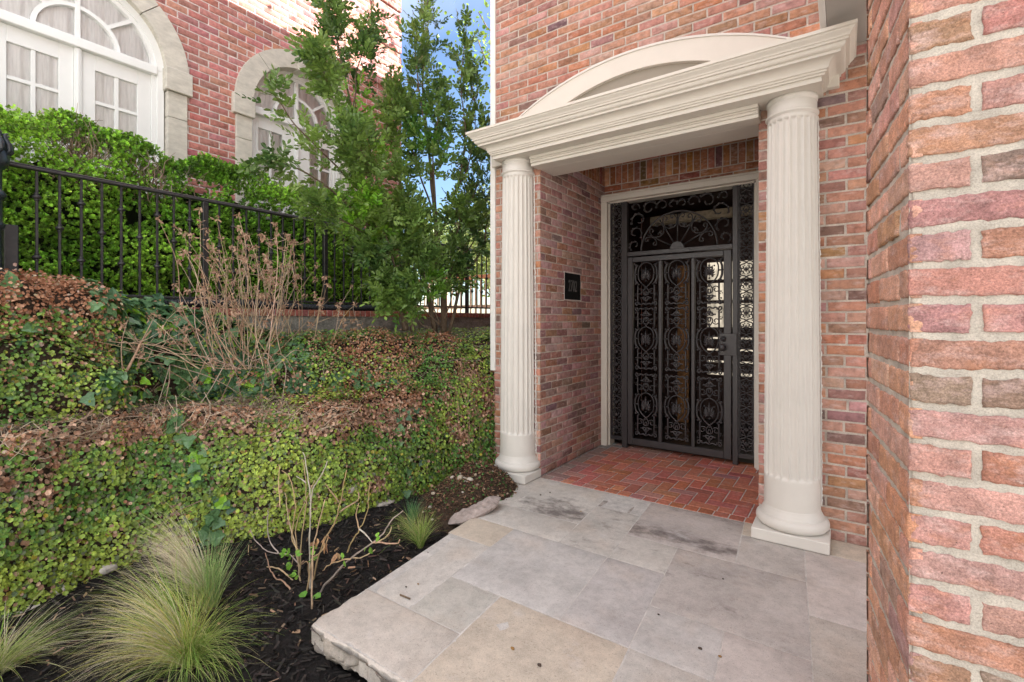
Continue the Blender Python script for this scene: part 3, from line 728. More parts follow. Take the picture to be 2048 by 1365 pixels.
# =================================================================== PAVING
def slab(b, x0, x1, y0, y1, col, stain=0.0, th=.09, ztop=0.0, gap=.0026, shear=.083):
    x0 += gap; x1 -= gap; y0 += gap; y1 -= gap; c = .004
    q_ = .012 if abs(y0-1.255) < .01 else .06
    nx, ny = max(3, int((x1-x0)/q_)), max(3, int((y1-y0)/q_))
    gx, gy = np.meshgrid(np.concatenate([[x0], np.linspace(x0+c, x1-c, nx), [x1]]), np.concatenate([[y0], np.linspace(y0+c, y1-c, ny), [y1]]), indexing='ij')
    dz = R.normal(0, .0007)+.0006*fbm(np.stack([gx.ravel()*9, gy.ravel()*9, gx.ravel()*0], 1), 2).reshape(gx.shape)
    dz = dz-np.where((gx == x0) | (gx == x1) | (gy == y0) | (gy == y1), .0012, 0)
    if abs(y0-1.255) < .01:      # worn outer edge
        e = np.exp(-(gy-y0)/.012); nz_ = fbm(np.stack([gx.ravel()*22, gx.ravel()*0+2, gx.ravel()*0], 1), 4).reshape(gx.shape)
        gy = gy+e*(.004+.010*nz_); dz = dz-e*(.006+.005*np.abs(nz_))
    if x0 < -2.05 and y0 < 2.2:
        e = np.exp(-(gx-x0)/.012); nz_ = fbm(np.stack([gy.ravel()*22, gy.ravel()*0+7, gy.ravel()*0], 1), 3).reshape(gx.shape)
        gx = gx+e*(.003+.006*nz_); dz = dz-e*.004
    sx = gx-shear*(gy-2.6)
    V = np.stack([sx.ravel(), gy.ravel(), (ztop+dz).ravel()], 1)
    C = np.clip(np.array(col)*(1+R.normal(0, .03)), 0, 1)
    s0 = b.n
    grid(b, V, nx+2, ny+2, 0, C, True)
    if callable(stain): sv = stain((gx-x0)/(x1-x0), (gy-y0)/(y1-y0)).ravel(); stain = 0.0
    else: sv = np.full(len(V), stain)
    ST.append(sv)
    n2 = ny+2
    per = [i*n2 for i in range(nx+2)]+[(nx+1)*n2+j for j in range(1, n2)]+[i*n2+n2-1 for i in range(nx, -1, -1)]+[j for j in range(n2-2, 0, -1)]
    P = V[per]; Q = P.copy(); Q[:, 2] = ztop-th; k = len(per)
    b.add(np.concatenate([P, Q]), [(i, (i+1) % k, k+(i+1) % k, k+i) for i in range(k)], 0, C); ST.append(np.full(2*k, .1))
ST = []
GRY, PNK, TAN, BLU = (.53, .495, .455), (.535, .48, .45), (.55, .475, .39), (.50, .475, .455)
sb = MB()
LE = -2.10
SL_ = [(LE, -1.465, 1.255, 1.595, (.50, .45, .40), .0), (LE, -1.79, 1.595, 2.31, GRY, 0), (LE-.03, -1.785, 2.31, 2.60, TAN, 0), (-1.79, -1.465, 1.595, 1.925, (.45, .425, .385), 0), (-1.465, -.795, .60, 1.93, TAN, 0),
       (-1.785, -1.13, 1.93, 2.60, BLU, 0), (-1.13, -.80, 1.93, 2.60, (.49, .46, .445), 0), (LE-.10, -1.45, 2.60, 2.905, GRY, 0), (LE-.12, -1.45, 2.905, 3.57, GRY, lambda u, v: .33*np.clip(1-np.hypot((u-.72)/.5, (v-.18)/.42), 0, 1)**.5+.05),
       (-1.45, -1.122, 2.60, 3.27, GRY, .13), (-1.45, -1.122, 3.27, 3.57, (.40, .36, .33), .2), (-1.122, -.48, 2.945, 3.57, (.46, .41, .385), lambda u, v: .36*np.clip(1-np.abs(v-.20)/.24, 0, 1)**.6+.20*np.clip((v-.6)*2.5, 0, 1)), (-1.122, -.80, 2.60, 2.945, GRY, .08),
       (-.80, -.137, 2.275, 2.945, (.45, .41, .385), .09), (-.48, -.137, 2.945, 3.36, (.46, .42, .39), 0), (-.80, -.465, 1.93, 2.275, BLU, 0), (-.465, -.137, 1.30, 2.275, PNK, 0), (-.795, -.465, .6, 1.93, GRY, 0), (-.465, -.137, .6, 1.30, GRY, 0),
       (-.137, .45, 2.62, 3.36, PNK, 0), (-.137, .45, 1.9, 2.62, (.46, .42, .38), 0), (-.137, .45, .6, 1.9, GRY, 0), (-.48, .5, 3.36, 3.62, TAN, .02), (.45, .95, 1.7, 3.36, GRY, 0)]
for s in SL_: slab(sb, *s)
# broken stone face below the front edge
n1, n2 = 150, 12
gu, gv = np.meshgrid(np.linspace(0, 1, n1), np.linspace(0, 1, n2), indexing='ij')
path = [(LE+.112+.004, 2.35), (LE+.112, 1.9), (LE+.112+.003, 1.285), (LE+.135, 1.252), (-1.9, 1.25), (-1.36, 1.25)]
P = np.array([(x, y, 0) for x, y in path]); seg = np.concatenate([[0], np.cumsum(np.linalg.norm(np.diff(P, axis=0), axis=1))]); tt = np.linspace(0, seg[-1], n1)
px = np.interp(tt, seg, P[:, 0]); py = np.interp(tt, seg, P[:, 1])
dx = np.gradient(px); dy = np.gradient(py); ln = np.hypot(dx, dy); ox, oy = dy/ln, -dx/ln
Vx = px[:, None]*np.ones(n2); Vy = py[:, None]*np.ones(n2); Vz = -.012-.13*gv
rough = fbm(np.stack([Vx.ravel()*16, Vy.ravel()*16, Vz.ravel()*22], 1), 4).reshape(n1, n2)
o = (-.006-.030*gv-.016*rough*np.clip(gv*4, 0, 1))
o = .003-.055*gv**1.2+.040*rough*np.clip(gv*3, 0, 1)*.75+.018*np.round(fbm(np.stack([Vx.ravel()*7, Vy.ravel()*7, Vz.ravel()*40], 1), 2).reshape(n1, n2)*2)/2
V = np.stack([(Vx-ox[:, None]*-o).ravel(), (Vy-oy[:, None]*-o).ravel(), Vz.ravel()], 1)
grid(sb, V, n1, n2, 0, (.30, .265, .225), True); ST.append(.26+.24*np.clip(fbm(np.stack([Vx.ravel()*5, Vy.ravel()*5, Vz.ravel()*0], 1), 2), -.6, 1))
pav = sb.build('paving', [M['slab']], kind='structure')
st = np.concatenate(ST); a = pav.data.attributes.new('stain', 'FLOAT', 'POINT'); a.data.foreach_set('value', st.astype(np.float32))
b = MB(); V = []
for x, y in ((LE+.02, 1.27), (.9, 1.27), (.9, 3.6), (LE-.05, 3.6)): V.append((x-.083*(y-2.6), y, -.0016))
b.add(np.array(V), [(0, 1, 2, 3)]); V = [(x-.083*(y-2.6), y, -.0016) for x, y in ((-1.46, .6), (.9, .6), (.9, 1.27), (-1.46, 1.27))]; b.add(np.array(V), [(0, 1, 2, 3)])
b.build('paving_joint', M['grout'], kind='structure')
# red brick porch floor, herringbone behind a header row
pb = MB()
def paver(x0, x1, y0, y1):
    x0, x1 = max(x0, OL+.004), min(x1, OR_-.004); y0, y1 = max(y0, 3.665), min(y1, GY+.12)
    if x1-x0 < .012 or y1-y0 < .012: return
    lay(x0, x1, y0, y1)
def lay(x0, x1, y0, y1):
    g = .004; d = min(x0-OL, 5.0-y1); grey = np.clip(1.15-((x0+x1)/2-OL)/.22, 0, 1)*.9 + np.clip(((y0+y1)/2-4.72)/.4, 0, .5)*(x0 < -1.6)
    c = pick([(3, (.43, .145, .10)), (2, (.39, .135, .095)), (1, (.46, .17, .115)), (1, (.39, .18, .15))])
    c = c*(1-grey)+np.array((.27, .24, .22))*grey
    cbox(pb, x0+g, x1-g, y0+g, y1-g, -.03, .004+R.normal(0, .0008), .003, 0, c)
x = OL+.01
while x < OR_-.03:
    lay(x, min(x+.1016, OR_-.004), 3.572, 3.664); x += .1016
u = .1016
for i in range(-2, 20):
    for j in range(-2, 16):
        k = (i-j) % 4; X0 = OL+.02+i*u; Y0 = 3.665+j*u
        if k == 0: paver(X0, X0+2*u, Y0, Y0+u)
        elif k == 2: paver(X0, X0+u, Y0-u, Y0+u)
pb.build('porch_floor', M['paver'], kind='structure')
b = MB(); b.add(np.array([(OL, 3.57, -.001), (OR_, 3.57, -.001), (OR_, GY+.13, -.001), (OL, GY+.13, -.001)]), [(0, 1, 2, 3)]); b.build('porch_floor_joint', M['grout'], kind='structure')

# =================================================================== NEIGHBOURING HOUSE
NX = -5.8; NEND = 5.244
PAL_R = [(3, (.45, .19, .155)), (2, (.42, .165, .138)), (2, (.48, .22, .18)), (.4, (.37, .15, .13))]
nb = thing('brick_house', (NX, 2.5, 1.2), 'red brick neighbouring house with arched limestone window surrounds behind the hedge', 'house')
SPR = 3.95
WIN = ((1.365, .66, .045, .13, .46), (3.58, .63, .12, .19, .50))
holes = []
Y0w = -1.6
for cy, r, rec, g0, g1 in WIN:
    holes.append((cy-r-.09-Y0w, cy+r+.09-Y0w, 0, SPR)); k = 12
    for i in range(k):
        za, zb = SPR+i*(r+.1)/k, SPR+(i+1)*(r+.1)/k; h = math.sqrt(max(0, (r+.1)**2-((za+zb)/2-SPR)**2))
        if h > .03: holes.append((cy-h-Y0w, cy+h-Y0w, za, zb))
b = MB()
brick_wall(b, (NX, Y0w, 0), (0, 1, 0), (1, 0, 0), NEND-Y0w, 1.10, 6.95, PAL_R, L=.2035, course=.0789, jt=.0125, na=1, nb=1, jit=.0008, holes=holes, mortar_depth=.004)
b.build('street_wall', [M['brick_red'], M['mortar_light']], nb)
b = MB()
cbox(b, -12, NX-.02, Y0w, NEND-.001, 6.95, 8.3, .002, 0, (.36, .13, .105)); cbox(b, -12, NX-.5, Y0w, NEND-.2, 0, 6.95, .002, 0, (.36, .13, .105)); cbox(b, -12, NX-.006, NEND-.19, NEND-.004, 0, 6.95, .002, 0, (.36, .13, .105))
b.build('rear_wall', [M['brick_red']], nb)
for i, (za, zb) in enumerate(((5.60, 6.17), (6.25, 6.82), (4.95, 5.52), (4.30, 4.87), (3.65, 4.22), (3.0, 3.57), (2.35, 2.92))):
    b = MB(); ln = .56
    brick_wall(b, (NX+.022, NEND-ln, za), (0, 1, 0), (1, 0, 0), ln+.012, 0, zb-za, PAL_R, L=.2035, course=.0789, jt=.0125, na=1, nb=1, jit=.0008, mortar_depth=.004)
    cbox(b, NX, NX+.017, NEND-ln, NEND+.010, za, zb, .001, 1)
    b.build('quoin', [M['brick_red'], M['mortar_light']], nb)
def prism(b, poly, x0, x1):
    """poly in (y,z), extruded along x"""
    n = len(poly); V = [(x1, y, z) for y, z in poly]+[(x0, y, z) for y, z in poly]
    b.add(np.array(V), [tuple(range(n)), tuple(range(2*n-1, n-1, -1))]+[(i, i+n, (i+1) % n+n, (i+1) % n) for i in range(n)])
def sector(b, cy, cz, r0, r1, a0, a1, x0, x1, n=14):
    for k in range(n):
        t0, t1 = (math.radians(a0+(a1-a0)*q/n) for q in (k, k+1))
        p = [(cy+r*math.cos(t), cz+r*math.sin(t)) for r, t in ((r0, t0), (r1, t0), (r1, t1), (r0, t1))]
        V = [(x1, y, z) for y, z in p]+[(x0, y, z) for y, z in p]; F = [(0, 1, 2, 3), (1, 5, 6, 2), (0, 3, 7, 4)]
        if k == 0: F.append((0, 4, 5, 1))
        if k == n-1: F.append((3, 2, 6, 7))
        b.add(np.array(V), F)
def arched_window(cy, r, rec, g0, g1):
    X = NX
    w = MB(); xf = X-rec
    # timber frame: arch rings, jambs, transom, glazing bars
    sector(w, cy, SPR, r-.045, r+.02, 0, 180, xf-.08, xf+.012, 36); sector(w, cy, SPR, r-.085, r-.044, 0, 180, xf-.08, xf-.004, 36)
    for s in (-1, 1):
        y = sorted((cy+s*(r-.045), cy+s*(r+.02))); cbox(w, xf-.08, xf+.012, y[0], y[1], 1.3, SPR, .004)
        y = sorted((cy+s*(r-.085), cy+s*(r-.044))); cbox(w, xf-.08, xf-.004, y[0], y[1], 1.3, SPR-.001, .004)
    cbox(w, xf-.07, xf+.035, cy-r+.046, cy+r-.046, SPR-.055, SPR+.035, .006)
    cbox(w, xf-.06, xf-.004, cy-.020, cy+.020, SPR+.035, SPR+r-.08, .004)
    sector(w, cy, SPR+.03, .285, .320, 0, 180, xf-.06, xf-.006, 26)
    for a in (45, 135):
        t = math.radians(a); d = np.array([math.cos(t), math.sin(t)]); nn = np.array([-d[1], d[0]])*.016; p0 = np.array([cy, SPR+.03])+d*.318; p1 = np.array([cy, SPR+.0])+d*(r-.07)
        prism(w, [tuple(p0+nn), tuple(p0-nn), tuple(p1-nn), tuple(p1+nn)], xf-.06, xf-.008)
    cbox(w, xf-.06, xf+.004, cy-.026, cy+.026, 1.3, SPR-.056, .004); cbox(w, xf-.06, xf+.012, cy-.010, cy+.010, 1.3, SPR-.057, .003)
    win = w.build('arched_window', M['white'], nb)
    for s in (-1, 1):
        d = MB(); a, e = sorted((cy+s*g0, cy+s*g1)); i0, i1 = sorted((cy+s*.027, cy+s*(r-.086))); xl = xf-.022
        cbox(d, xl-.04, xl, i0, a, 1.3, SPR-.056, .003); cbox(d, xl-.04, xl, e, i1, 1.3, SPR-.056, .003); cbox(d, xl-.04, xl, a, e, SPR-.20, SPR-.0565, .003)
        m = (a+e)/2; cbox(d, xl-.03, xl-.006, m-.016, m+.016, 1.3, SPR-.20, .003)
        z = SPR-.20-.30
        while z > 1.4: cbox(d, xl-.03, xl-.0065, a, e, z-.016, z+.016, .003); z -= .305
        d.build('door_leaf', M['white'], win)
    p = MB(); p.add(np.array([(xf-.045, cy-r, 1.3), (xf-.045, cy+r, 1.3), (xf-.045, cy+r, SPR+r), (xf-.045, cy-r, SPR+r)]), [(0, 1, 2, 3)]); p.build('pane', M['glass'], win)
    c = MB(); yy = np.linspace(cy-r-.05, cy+r+.05, 160); zz = np.array([1.2, 2.5, SPR+r+.05]); V = []
    wv = .026*np.sin(yy*46+1.3*np.sin(yy*9))+.012*np.sin(yy*101+2)
    for k, y in enumerate(yy):
        for z in zz: V.append((xf-.058+.3*wv[k], y, z))
    grid(c, np.array(V), 160, 3); c.build('curtain', M['curtain'], win)
    s_ = MB(); ro = r+.225; ri = r+.018
    for a0, a1 in ((0.3, 46), (46.6, 82.6), (97.4, 133.4), (134, 179.7)): sector(s_, cy, SPR, ri, ro, a0, a1, X-rec-.05, X+.035)
    k0 = [(cy-.085, SPR+ri-.02), (cy+.085, SPR+ri-.02), (cy+.118, SPR+ro+.035), (cy-.118, SPR+ro+.035)]; prism(s_, k0, X-rec-.05, X+.06)
    for s in (-1, 1):
        y = sorted((cy+s*(ri+.012), cy+s*(ro-.012))); z = 1.2
        for zt in (1.75, 2.36, 2.97, 3.49, SPR-.191): cbox(s_, X-rec-.05, X+.03, y[0], y[1], z+.002, zt-.002, .004); z = zt
        y = sorted((cy+s*(ri-.012), cy+s*(ro+.028))); cbox(s_, X-rec-.05, X+.06, y[0], y[1], SPR-.19, SPR+.045, .006)
    s_.build('surround', M['limestone'], win)
for a in WIN: arched_window(*a)

# =================================================================== RETAINING WALL, PIPE, FENCE
FX = -4.42
rw = thing('retaining_wall', (-4.5, 3, 0), 'board marked grey concrete retaining wall with a red brick capping under the iron fence', 'wall')
b = MB(); cbox(b, -4.62, -4.372, -1.5, 7.2, .6, 1.408, .006)
for z in (1.12, 1.262): cbox(b, -4.3722, -4.3665, -1.5, 7.2, z, z+.10, .003)
b.build('concrete_face', M['concrete'], rw)
b = MB(); y = -1.5
while y < 7.2:
    cbox(b, -4.64, -4.345+R.normal(0, .002), y+.003, y+.064, 1.41, 1.473+R.normal(0, .001), .005, 0, pick([(3, (.36, .13, .085)), (2, (.30, .11, .08)), (1, (.40, .17, .11))])); y += .0685
cbox(b, -4.635, -4.352, -1.5, 7.2, 1.4085, 1.468, .001, 1)
b.build('capping', [M['brick_red'], M['mortar']], rw)
b = MB(); yy = np.linspace(1.05, 3.72, 540); rr = .031+.0045*np.sign(np.sin(yy*2*PI/.022))
tube(b, np.stack([-4.386+.012*np.sin(yy*2.1), yy, 1.508+.006*np.sin(yy*3.7)-.002*(yy-2)], 1), rr, 12)
b.build('drain_pipe', M['plastic'], label='black corrugated drain pipe lying along the brick capping below the fence', cat='drain pipe')

fence = thing('iron_fence', (FX, 1.843, 1.5), 'black iron picket fence with collared bars running along the retaining wall', 'fence')
ZT, ZB = 2.378, 1.552
b = MB(); cbox(b, FX-.020, FX+.020, .62, 7.1, ZT-.014, ZT+.004, .004); cbox(b, FX-.014, FX+.014, .62, 7.1, ZT+.0045, ZT+.016, .005); b.build('top_rail', M['iron'], fence)
b = MB(); cbox(b, FX-.016, FX+.016, .62, 7.1, ZB-.010, ZB+.010, .003); b.build('bottom_rail', M['iron'], fence)
pb_ = MB(); cbox(pb_, -.022, .022, -.022, .022, 1.474, ZT-.0145, .004); post = pb_.mesh('post', [M['iron']])
def bal(zs):
    b = MB(); cbox(b, -.0075, .0075, -.0075, .0075, ZB+.0105, ZT-.0145, .002)
    for z in zs: lathe(b, [(.009, -.028), (.014, -.024), (.014, -.018), (.011, -.015), (.013, -.013), (.024, -.006), (.024, .006), (.013, .013), (.011, .015), (.014, .018), (.014, .024), (.009, .028)], 12, (0, 0, z))
    return b.mesh('baluster', [M['iron']])
b1, b2 = bal((2.0,)), bal((2.19, 1.79))
PS = 1.1345
for k in range(-1, 5):
    yp = 1.843+k*PS
    if k >= 0: place('post', post, fence, (FX, yp, 0))
    for j in range(1, 10):
        y = yp+j*PS/10
        if y > .77: place('baluster', (b1 if (j+k) % 2 else b2), fence, (FX, y, 0))

# cast iron newel post at the left end
np_ = thing('newel_post', (-4.34, .50, 1.35), 'ornate blue black cast iron newel post with a domed leafy cap at the fence end', 'iron post')
ncx, ncy = -4.30, .572
b = MB()
prof = [(.078, 1.2), (.078, 1.62), (.088, 1.63), (.094, 1.645), (.094, 1.66), (.080, 1.675), (.072, 1.69), (.072, 1.93), (.082, 1.94), (.088, 1.955), (.082, 1.97), (.074, 1.98), (.074, 2.11), (.084, 2.12), (.092, 2.135), (.092, 2.15), (.082, 2.165), (.072, 2.18), (.072, 2.30), (.084, 2.31), (.098, 2.325), (.104, 2.345), (.106, 2.37), (.102, 2.40), (.090, 2.44), (.070, 2.475), (.045, 2.50), (.03, 2.515), (.028, 2.53)]
lathe(b, prof, 96, (ncx, ncy, 0), rf=lambda r, z, a: r-.006*np.clip(np.cos(a*10), 0, 1) if (1.69 < z < 1.93 or 2.18 <= z <= 2.30 or 1.2 <= z <= 1.62) else np.full_like(a, r))
b.build('shaft', M['iron_blue'], np_)
b = MB()
for k in range(12):
    a = k*2*PI/12; c, s = math.cos(a), math.sin(a)
    tube(b, [(ncx+c*q, ncy+s*q, z) for q, z in ((.098, 2.39), (.112, 2.42), (.108, 2.455), (.088, 2.49), (.09, 2.515), (.105, 2.522))], [.006, .014, .016, .014, .010, .003], 6)
    a += PI/12; c, s = math.cos(a), math.sin(a)
    tube(b, [(ncx+c*q, ncy+s*q, z) for q, z in ((.05, 2.49), (.065, 2.52), (.05, 2.56), (.03, 2.59), (.045, 2.61))], [.006, .012, .012, .010, .003], 6)
b.build('leaf_cap', M['iron_blue'], np_)
b = MB(); cbox(b, -4.475, -4.40, .668, .735, 1.40, 1.985, .006); b.build('end_block', M['iron'], np_)

# =================================================================== FOLIAGE HELPERS
LT_FIG = (np.array([(0, 0, 0), (.42, .30, .10), (.40, .72, .08), (0, 1, -.04), (-.40, .72, .08), (-.42, .30, .10)]), np.array([(0, 1, 2, 3), (0, 3, 4, 5)]))
LT_LAN = (np.array([(0, 0, 0), (.20, .35, .05), (.17, .75, .04), (0, 1, -.06), (-.17, .75, .04), (-.20, .35, .05)]), np.array([(0, 1, 2, 3), (0, 3, 4, 5)]))
_iv = [(0, 0, .02), (.24, -.10, .02), (.56, .12, -.02), (.36, .40, .05), (.30, .62, .04), (0, 1, -.08), (-.30, .62, .04), (-.36, .40, .05), (-.56, .12, -.02), (-.24, -.10, .02), (0, .36, -.03)]
LT_IVY = (np.array(_iv), np.array([(10, i, (i+1) % 10) for i in range(10)]))
def unit(v): return v/(np.linalg.norm(v, axis=-1, keepdims=True)+1e-9)
def leaves(b, P, ax, nr, size, col, tpl=LT_FIG, mat_i=0):
    """P,ax,nr (n,3); leaf grows along ax, faces nr"""
    T, F = tpl; n = len(P)
    if not n: return
    ax = unit(ax); sd = unit(np.cross(ax, nr)); nn = np.cross(sd, ax)
    size = np.broadcast_to(np.asarray(size, float), (n,))
    V = P[:, None, :]+size[:, None, None]*(T[None, :, 0:1]*sd[:, None, :]+T[None, :, 1:2]*ax[:, None, :]+T[None, :, 2:3]*nn[:, None, :])
    k = len(T); FF = (F[None]+(np.arange(n)*k)[:, None, None]).reshape(-1, F.shape[1])
    b.add(V.reshape(-1, 3), FF, mat_i, np.repeat(np.clip(col, .003, .95), k, axis=0))
def rv(n): return unit(R.normal(0, 1, (n, 3)))
def lerp(a, b, t): return np.asarray(a)+(np.asarray(b)-np.asarray(a))*np.asarray(t)[:, None]
def cvar(c, n, s=.18): return np.clip(np.asarray(c)*(1+R.normal(0, s, (n, 1)))*(1+R.normal(0, .06, (n, 3))), .003, .95)
def strands(b, n, base, r0, L, az, azs, th0, th0s, bend, w, cols, seg=8, mi=0, bends=.3, zmin=None):
    """n drooping ribbons"""
    base = np.asarray(base, float); a = R.uniform(0, 2*PI, n); q = r0*np.sqrt(R.uniform(0, 1, n))
    p = base+np.stack([q*np.cos(a), q*np.sin(a), R.uniform(-.01, .02, n)], 1)
    phi = az+R.normal(0, azs, n); th = th0+R.normal(0, th0s, n); LL = L*R.uniform(.55, 1.1, n); bd = bend*(1+R.normal(0, bends, n))
    tw = R.normal(0, .25, n); sa = R.uniform(0, PI, n); c = np.asarray(cols)[R.integers(0, len(cols), n)]*(1+R.normal(0, .12, (n, 1)))
    V = np.zeros((n, seg+1, 2, 3)); C = np.zeros((n, seg+1, 2, 3))
    for i in range(seg+1):
        t = i/seg; ww = w*(1-t)**.7*.5+.00018
        s = np.stack([np.cos(sa), np.sin(sa), np.zeros(n)], 1)*ww
        V[:, i, 0] = p-s; V[:, i, 1] = p+s; C[:, i] = np.clip(c*(1.0+.35*t), .003, .95)[:, None, :]
        ang = th+bd*(t+.5/seg)**1.4; f = phi+tw*t
        p = p+(LL/seg)[:, None]*np.stack([np.sin(ang)*np.cos(f), np.sin(ang)*np.sin(f), np.cos(ang)], 1)
        if zmin is not None: p[:, 2] = np.maximum(p[:, 2], zmin+R.uniform(0, .012, n))
    idx = (np.arange(n)*(seg+1)*2)[:, None]+(np.arange(seg)*2)[None]; i0 = idx.ravel()
    b.add(V.reshape(-1, 3), np.stack([i0, i0+1, i0+3, i0+2], 1), mi, C.reshape(-1, 3))
def branchy(b, pts, r0, r1, n=7, wob=.0, col=(.16, .12, .085), sub=6):
    P = catmull(pts, sub)
    if wob: P = P+wob*np.stack([vnoise(P*5+k*9.1, k) for k in range(3)], 1)*np.linspace(.2, 1, len(P))[:, None]
    tube(b, P, np.linspace(r0, r1, len(P)), n, 0, col); return P

# =================================================================== HEDGE
def hedge_top(y): return 2.87-.035*y+.050*np.sin(y*6.1+.6)+.035*np.sin(y*13.7)
hd = thing('boxwood_hedge', (-4.9, 1.7, 1.2), 'bright green clipped boxwood hedge with bare twigs showing near its top, behind the iron fence', 'hedge')
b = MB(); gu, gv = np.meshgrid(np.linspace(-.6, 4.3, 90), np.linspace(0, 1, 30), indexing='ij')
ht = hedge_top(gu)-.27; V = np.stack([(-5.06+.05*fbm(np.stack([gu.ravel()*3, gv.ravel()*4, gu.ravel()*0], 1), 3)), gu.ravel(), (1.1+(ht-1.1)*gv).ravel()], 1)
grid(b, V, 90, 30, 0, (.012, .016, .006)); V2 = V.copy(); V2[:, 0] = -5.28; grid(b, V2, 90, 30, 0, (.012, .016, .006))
b.build('dark_core', M['bark'], hd)  # near-black sheets inside the leaf shell
n = 36000
y = R.uniform(-.6, 4.35, n); z = R.uniform(1.25, 3.0, n); top = hedge_top(y)
onto = R.uniform(0, 1, n) < .28
z = np.where(onto, top-np.abs(R.normal(0, .035, n)), 1.3+(top-1.3)*R.uniform(0, 1, n))
q = fbm(np.stack([y*2.6, z*2.6, y*0+5], 1), 3); q2 = fbm(np.stack([y*7, z*7, y*0+9], 1), 2)
x = np.where(onto, R.uniform(-5.3, -4.66, n), -4.66+.10*q+.045*q2-R.exponential(.05, n))
gap = ((np.abs(y-1.13-.15*(z-2.6))/.16)**2+((z-2.66)/.10)**2 < 1) | ((np.abs(y-1.60)/.075)**2+((z-2.62)/.14)**2 < 1)
keep = (q2+.5*q > -1.0) & ((~gap) | (R.uniform(0, 1, n) < .14)) & (z < top+.02)
x, y, z, onto, q, q2 = (v[keep] for v in (x, y, z, onto, q, q2)); n = len(x)
out = np.where(onto[:, None], np.array([.25, 0, 1.0]), np.array([1.0, 0, .55])); d = unit(out+R.normal(0, .45, (n, 3)))
ty = np.clip(.5+.5*q+.25*R.normal(0, 1, n), 0, 1); cs = lerp((.12, .29, .025), (.35, .60, .07), ty)*np.clip(1+.45*R.normal(0, 1, (n, 1)), .45, 1.7)
b = MB()
for k in range(7):
    a = k*2.4+R.uniform(0, .6, n); lev = .004*k
    t1 = unit(np.cross(d, np.array([.3, .2, 1.0]))); t2 = np.cross(d, t1)
    side = t1*np.cos(a)[:, None]+t2*np.sin(a)[:, None]
    al = .35+.11*k; dirn = unit(side*(1.25-al*.8)+d*al)
    leaves(b, np.stack([x, y, z], 1)+d*lev, dirn, unit(d-.3*side+R.normal(0, .2, (n, 3))), R.uniform(.013, .0205, n), cs*(.8+.05*k)*(1+R.normal(0, .1, (n, 1))))
b.build('foliage', M['leaf_gloss'], hd)
for k in range(220):
    if k in (0, 130): b = MB()
    yy = (1.13 if k < 130 else 1.60)+R.normal(0, .10); z0 = hedge_top(yy)-R.uniform(.25, .5)
    p = [np.array([R.uniform(-4.95, -4.7), yy, z0])]
    for i in range(4): p.append(p[-1]+np.array([R.normal(.01, .04), R.normal(0, .045), R.uniform(.03, .11)]))
    tube(b, catmull(p, 3), np.linspace(.0045, .0012, 13), 5, 0, pick([(2, (.30, .22, .15)), (1, (.42, .34, .26))]))
    if k in (129, 219): b.build('bare_twigs', M['bark'], hd)

# =================================================================== TREES
def compound(b, P, d, cols, L=.135, pairs=4, ls=.054, droop=.25):
    """pinnate leaves: n rachises at P along d, each with leaflets in pairs"""
    n = len(P); d = unit(d+np.array([0, 0, -droop])*R.uniform(0, 1, (n, 1))); up = unit(np.array([0, 0, 1.0])+R.normal(0, .55, (n, 3)))
    sd = unit(np.cross(d, up)); up = np.cross(sd, d); LL = L*R.uniform(.75, 1.25, n)
    for k in range(pairs+1):
        t = .22+.78*k/pairs; c = P+d*(LL*t)[:, None]-np.array([0, 0, .012])*t*t
        for s in ((-1, 1) if k < pairs else (0,)):
            a = unit(sd*s*1.0+d*(.75 if s else 1)+up*R.normal(.1, .25, (n, 1)))
            leaves(b, c, a, unit(up+R.normal(0, .28, (n, 3))), ls*R.uniform(.8, 1.2, n), cols*(1+R.normal(0, .10, (n, 1))), LT_LEAFLET)
LT_LEAFLET = (np.array([(0, 0, 0), (.19, .30, .05), (.23, .72, .05), (0, 1, -.03), (-.23, .72, .05), (-.19, .30, .05)]), np.array([(0, 1, 2, 3), (0, 3, 4, 5)]))
def laurel(name, label, stems, branches, per, bright, loc, low=0):
    t = thing(name, loc, label, 'tree')
    w = MB(); cr = MB(); pts = []; dr = []
    for pts_, r0, r1 in stems: branchy(w, pts_, r0, r1, 8, .035)
    for bi, (pts_, rr, spread, dens) in enumerate(branches):
        P = branchy(w, pts_, rr, .003, 6, .03)
        m = len(P); T = unit(np.gradient(P, axis=0))
        k = int(per*dens); ti = R.uniform(.18, 1, k)**.85*(m-1); i0 = np.clip(ti.astype(int), 0, m-2); f = (ti-i0)[:, None]
        c = P[i0]*(1-f)+P[i0+1]*f; tg = T[i0]
        tpar = (ti/(m-1)); rad = spread*(1.05-tpar)**.6
        off = unit(R.normal(0, 1, (k, 3))+tg*.5)
        Ln = rad*R.uniform(.15, 1, k)**.8; e = c+off*Ln[:, None]+np.array([0, 0, .12])*Ln[:, None]
        for j in range(0, k, 3): tube(w, [c[j], (c[j]+e[j])/2+np.array([0, 0, -.02]), e[j]], [.0035, .0025, .0012], 4, 0, (.13, .10, .06), cap=False)
        for q in range(3):
            pts.append(e+R.normal(0, .034, (k, 3))); dr.append(unit(off+tg*.6+R.normal(0, .65, (k, 3))+np.array([0, 0, .25])))
    P = np.concatenate(pts); D = np.concatenate(dr); n = len(P)
    q = fbm(P*3.2, 2); c = lerp((.060, .130, .035), (.21, .34, .07), np.clip(.5+.6*q+R.normal(0, .2, n), 0, 1))
    for (ctr, rad, cc) in bright:
        dd = np.linalg.norm((P-np.asarray(ctr))/np.asarray(rad), axis=1); mk = (dd < 1) & (R.uniform(0, 1, n) < .8); c[mk] = cvar(cc, mk.sum(), .2)
    compound(cr, P, D, c)
    w.build('trunk', M['bark'], t); cr.build('crown', M['leaf_gloss'], t)
    return t
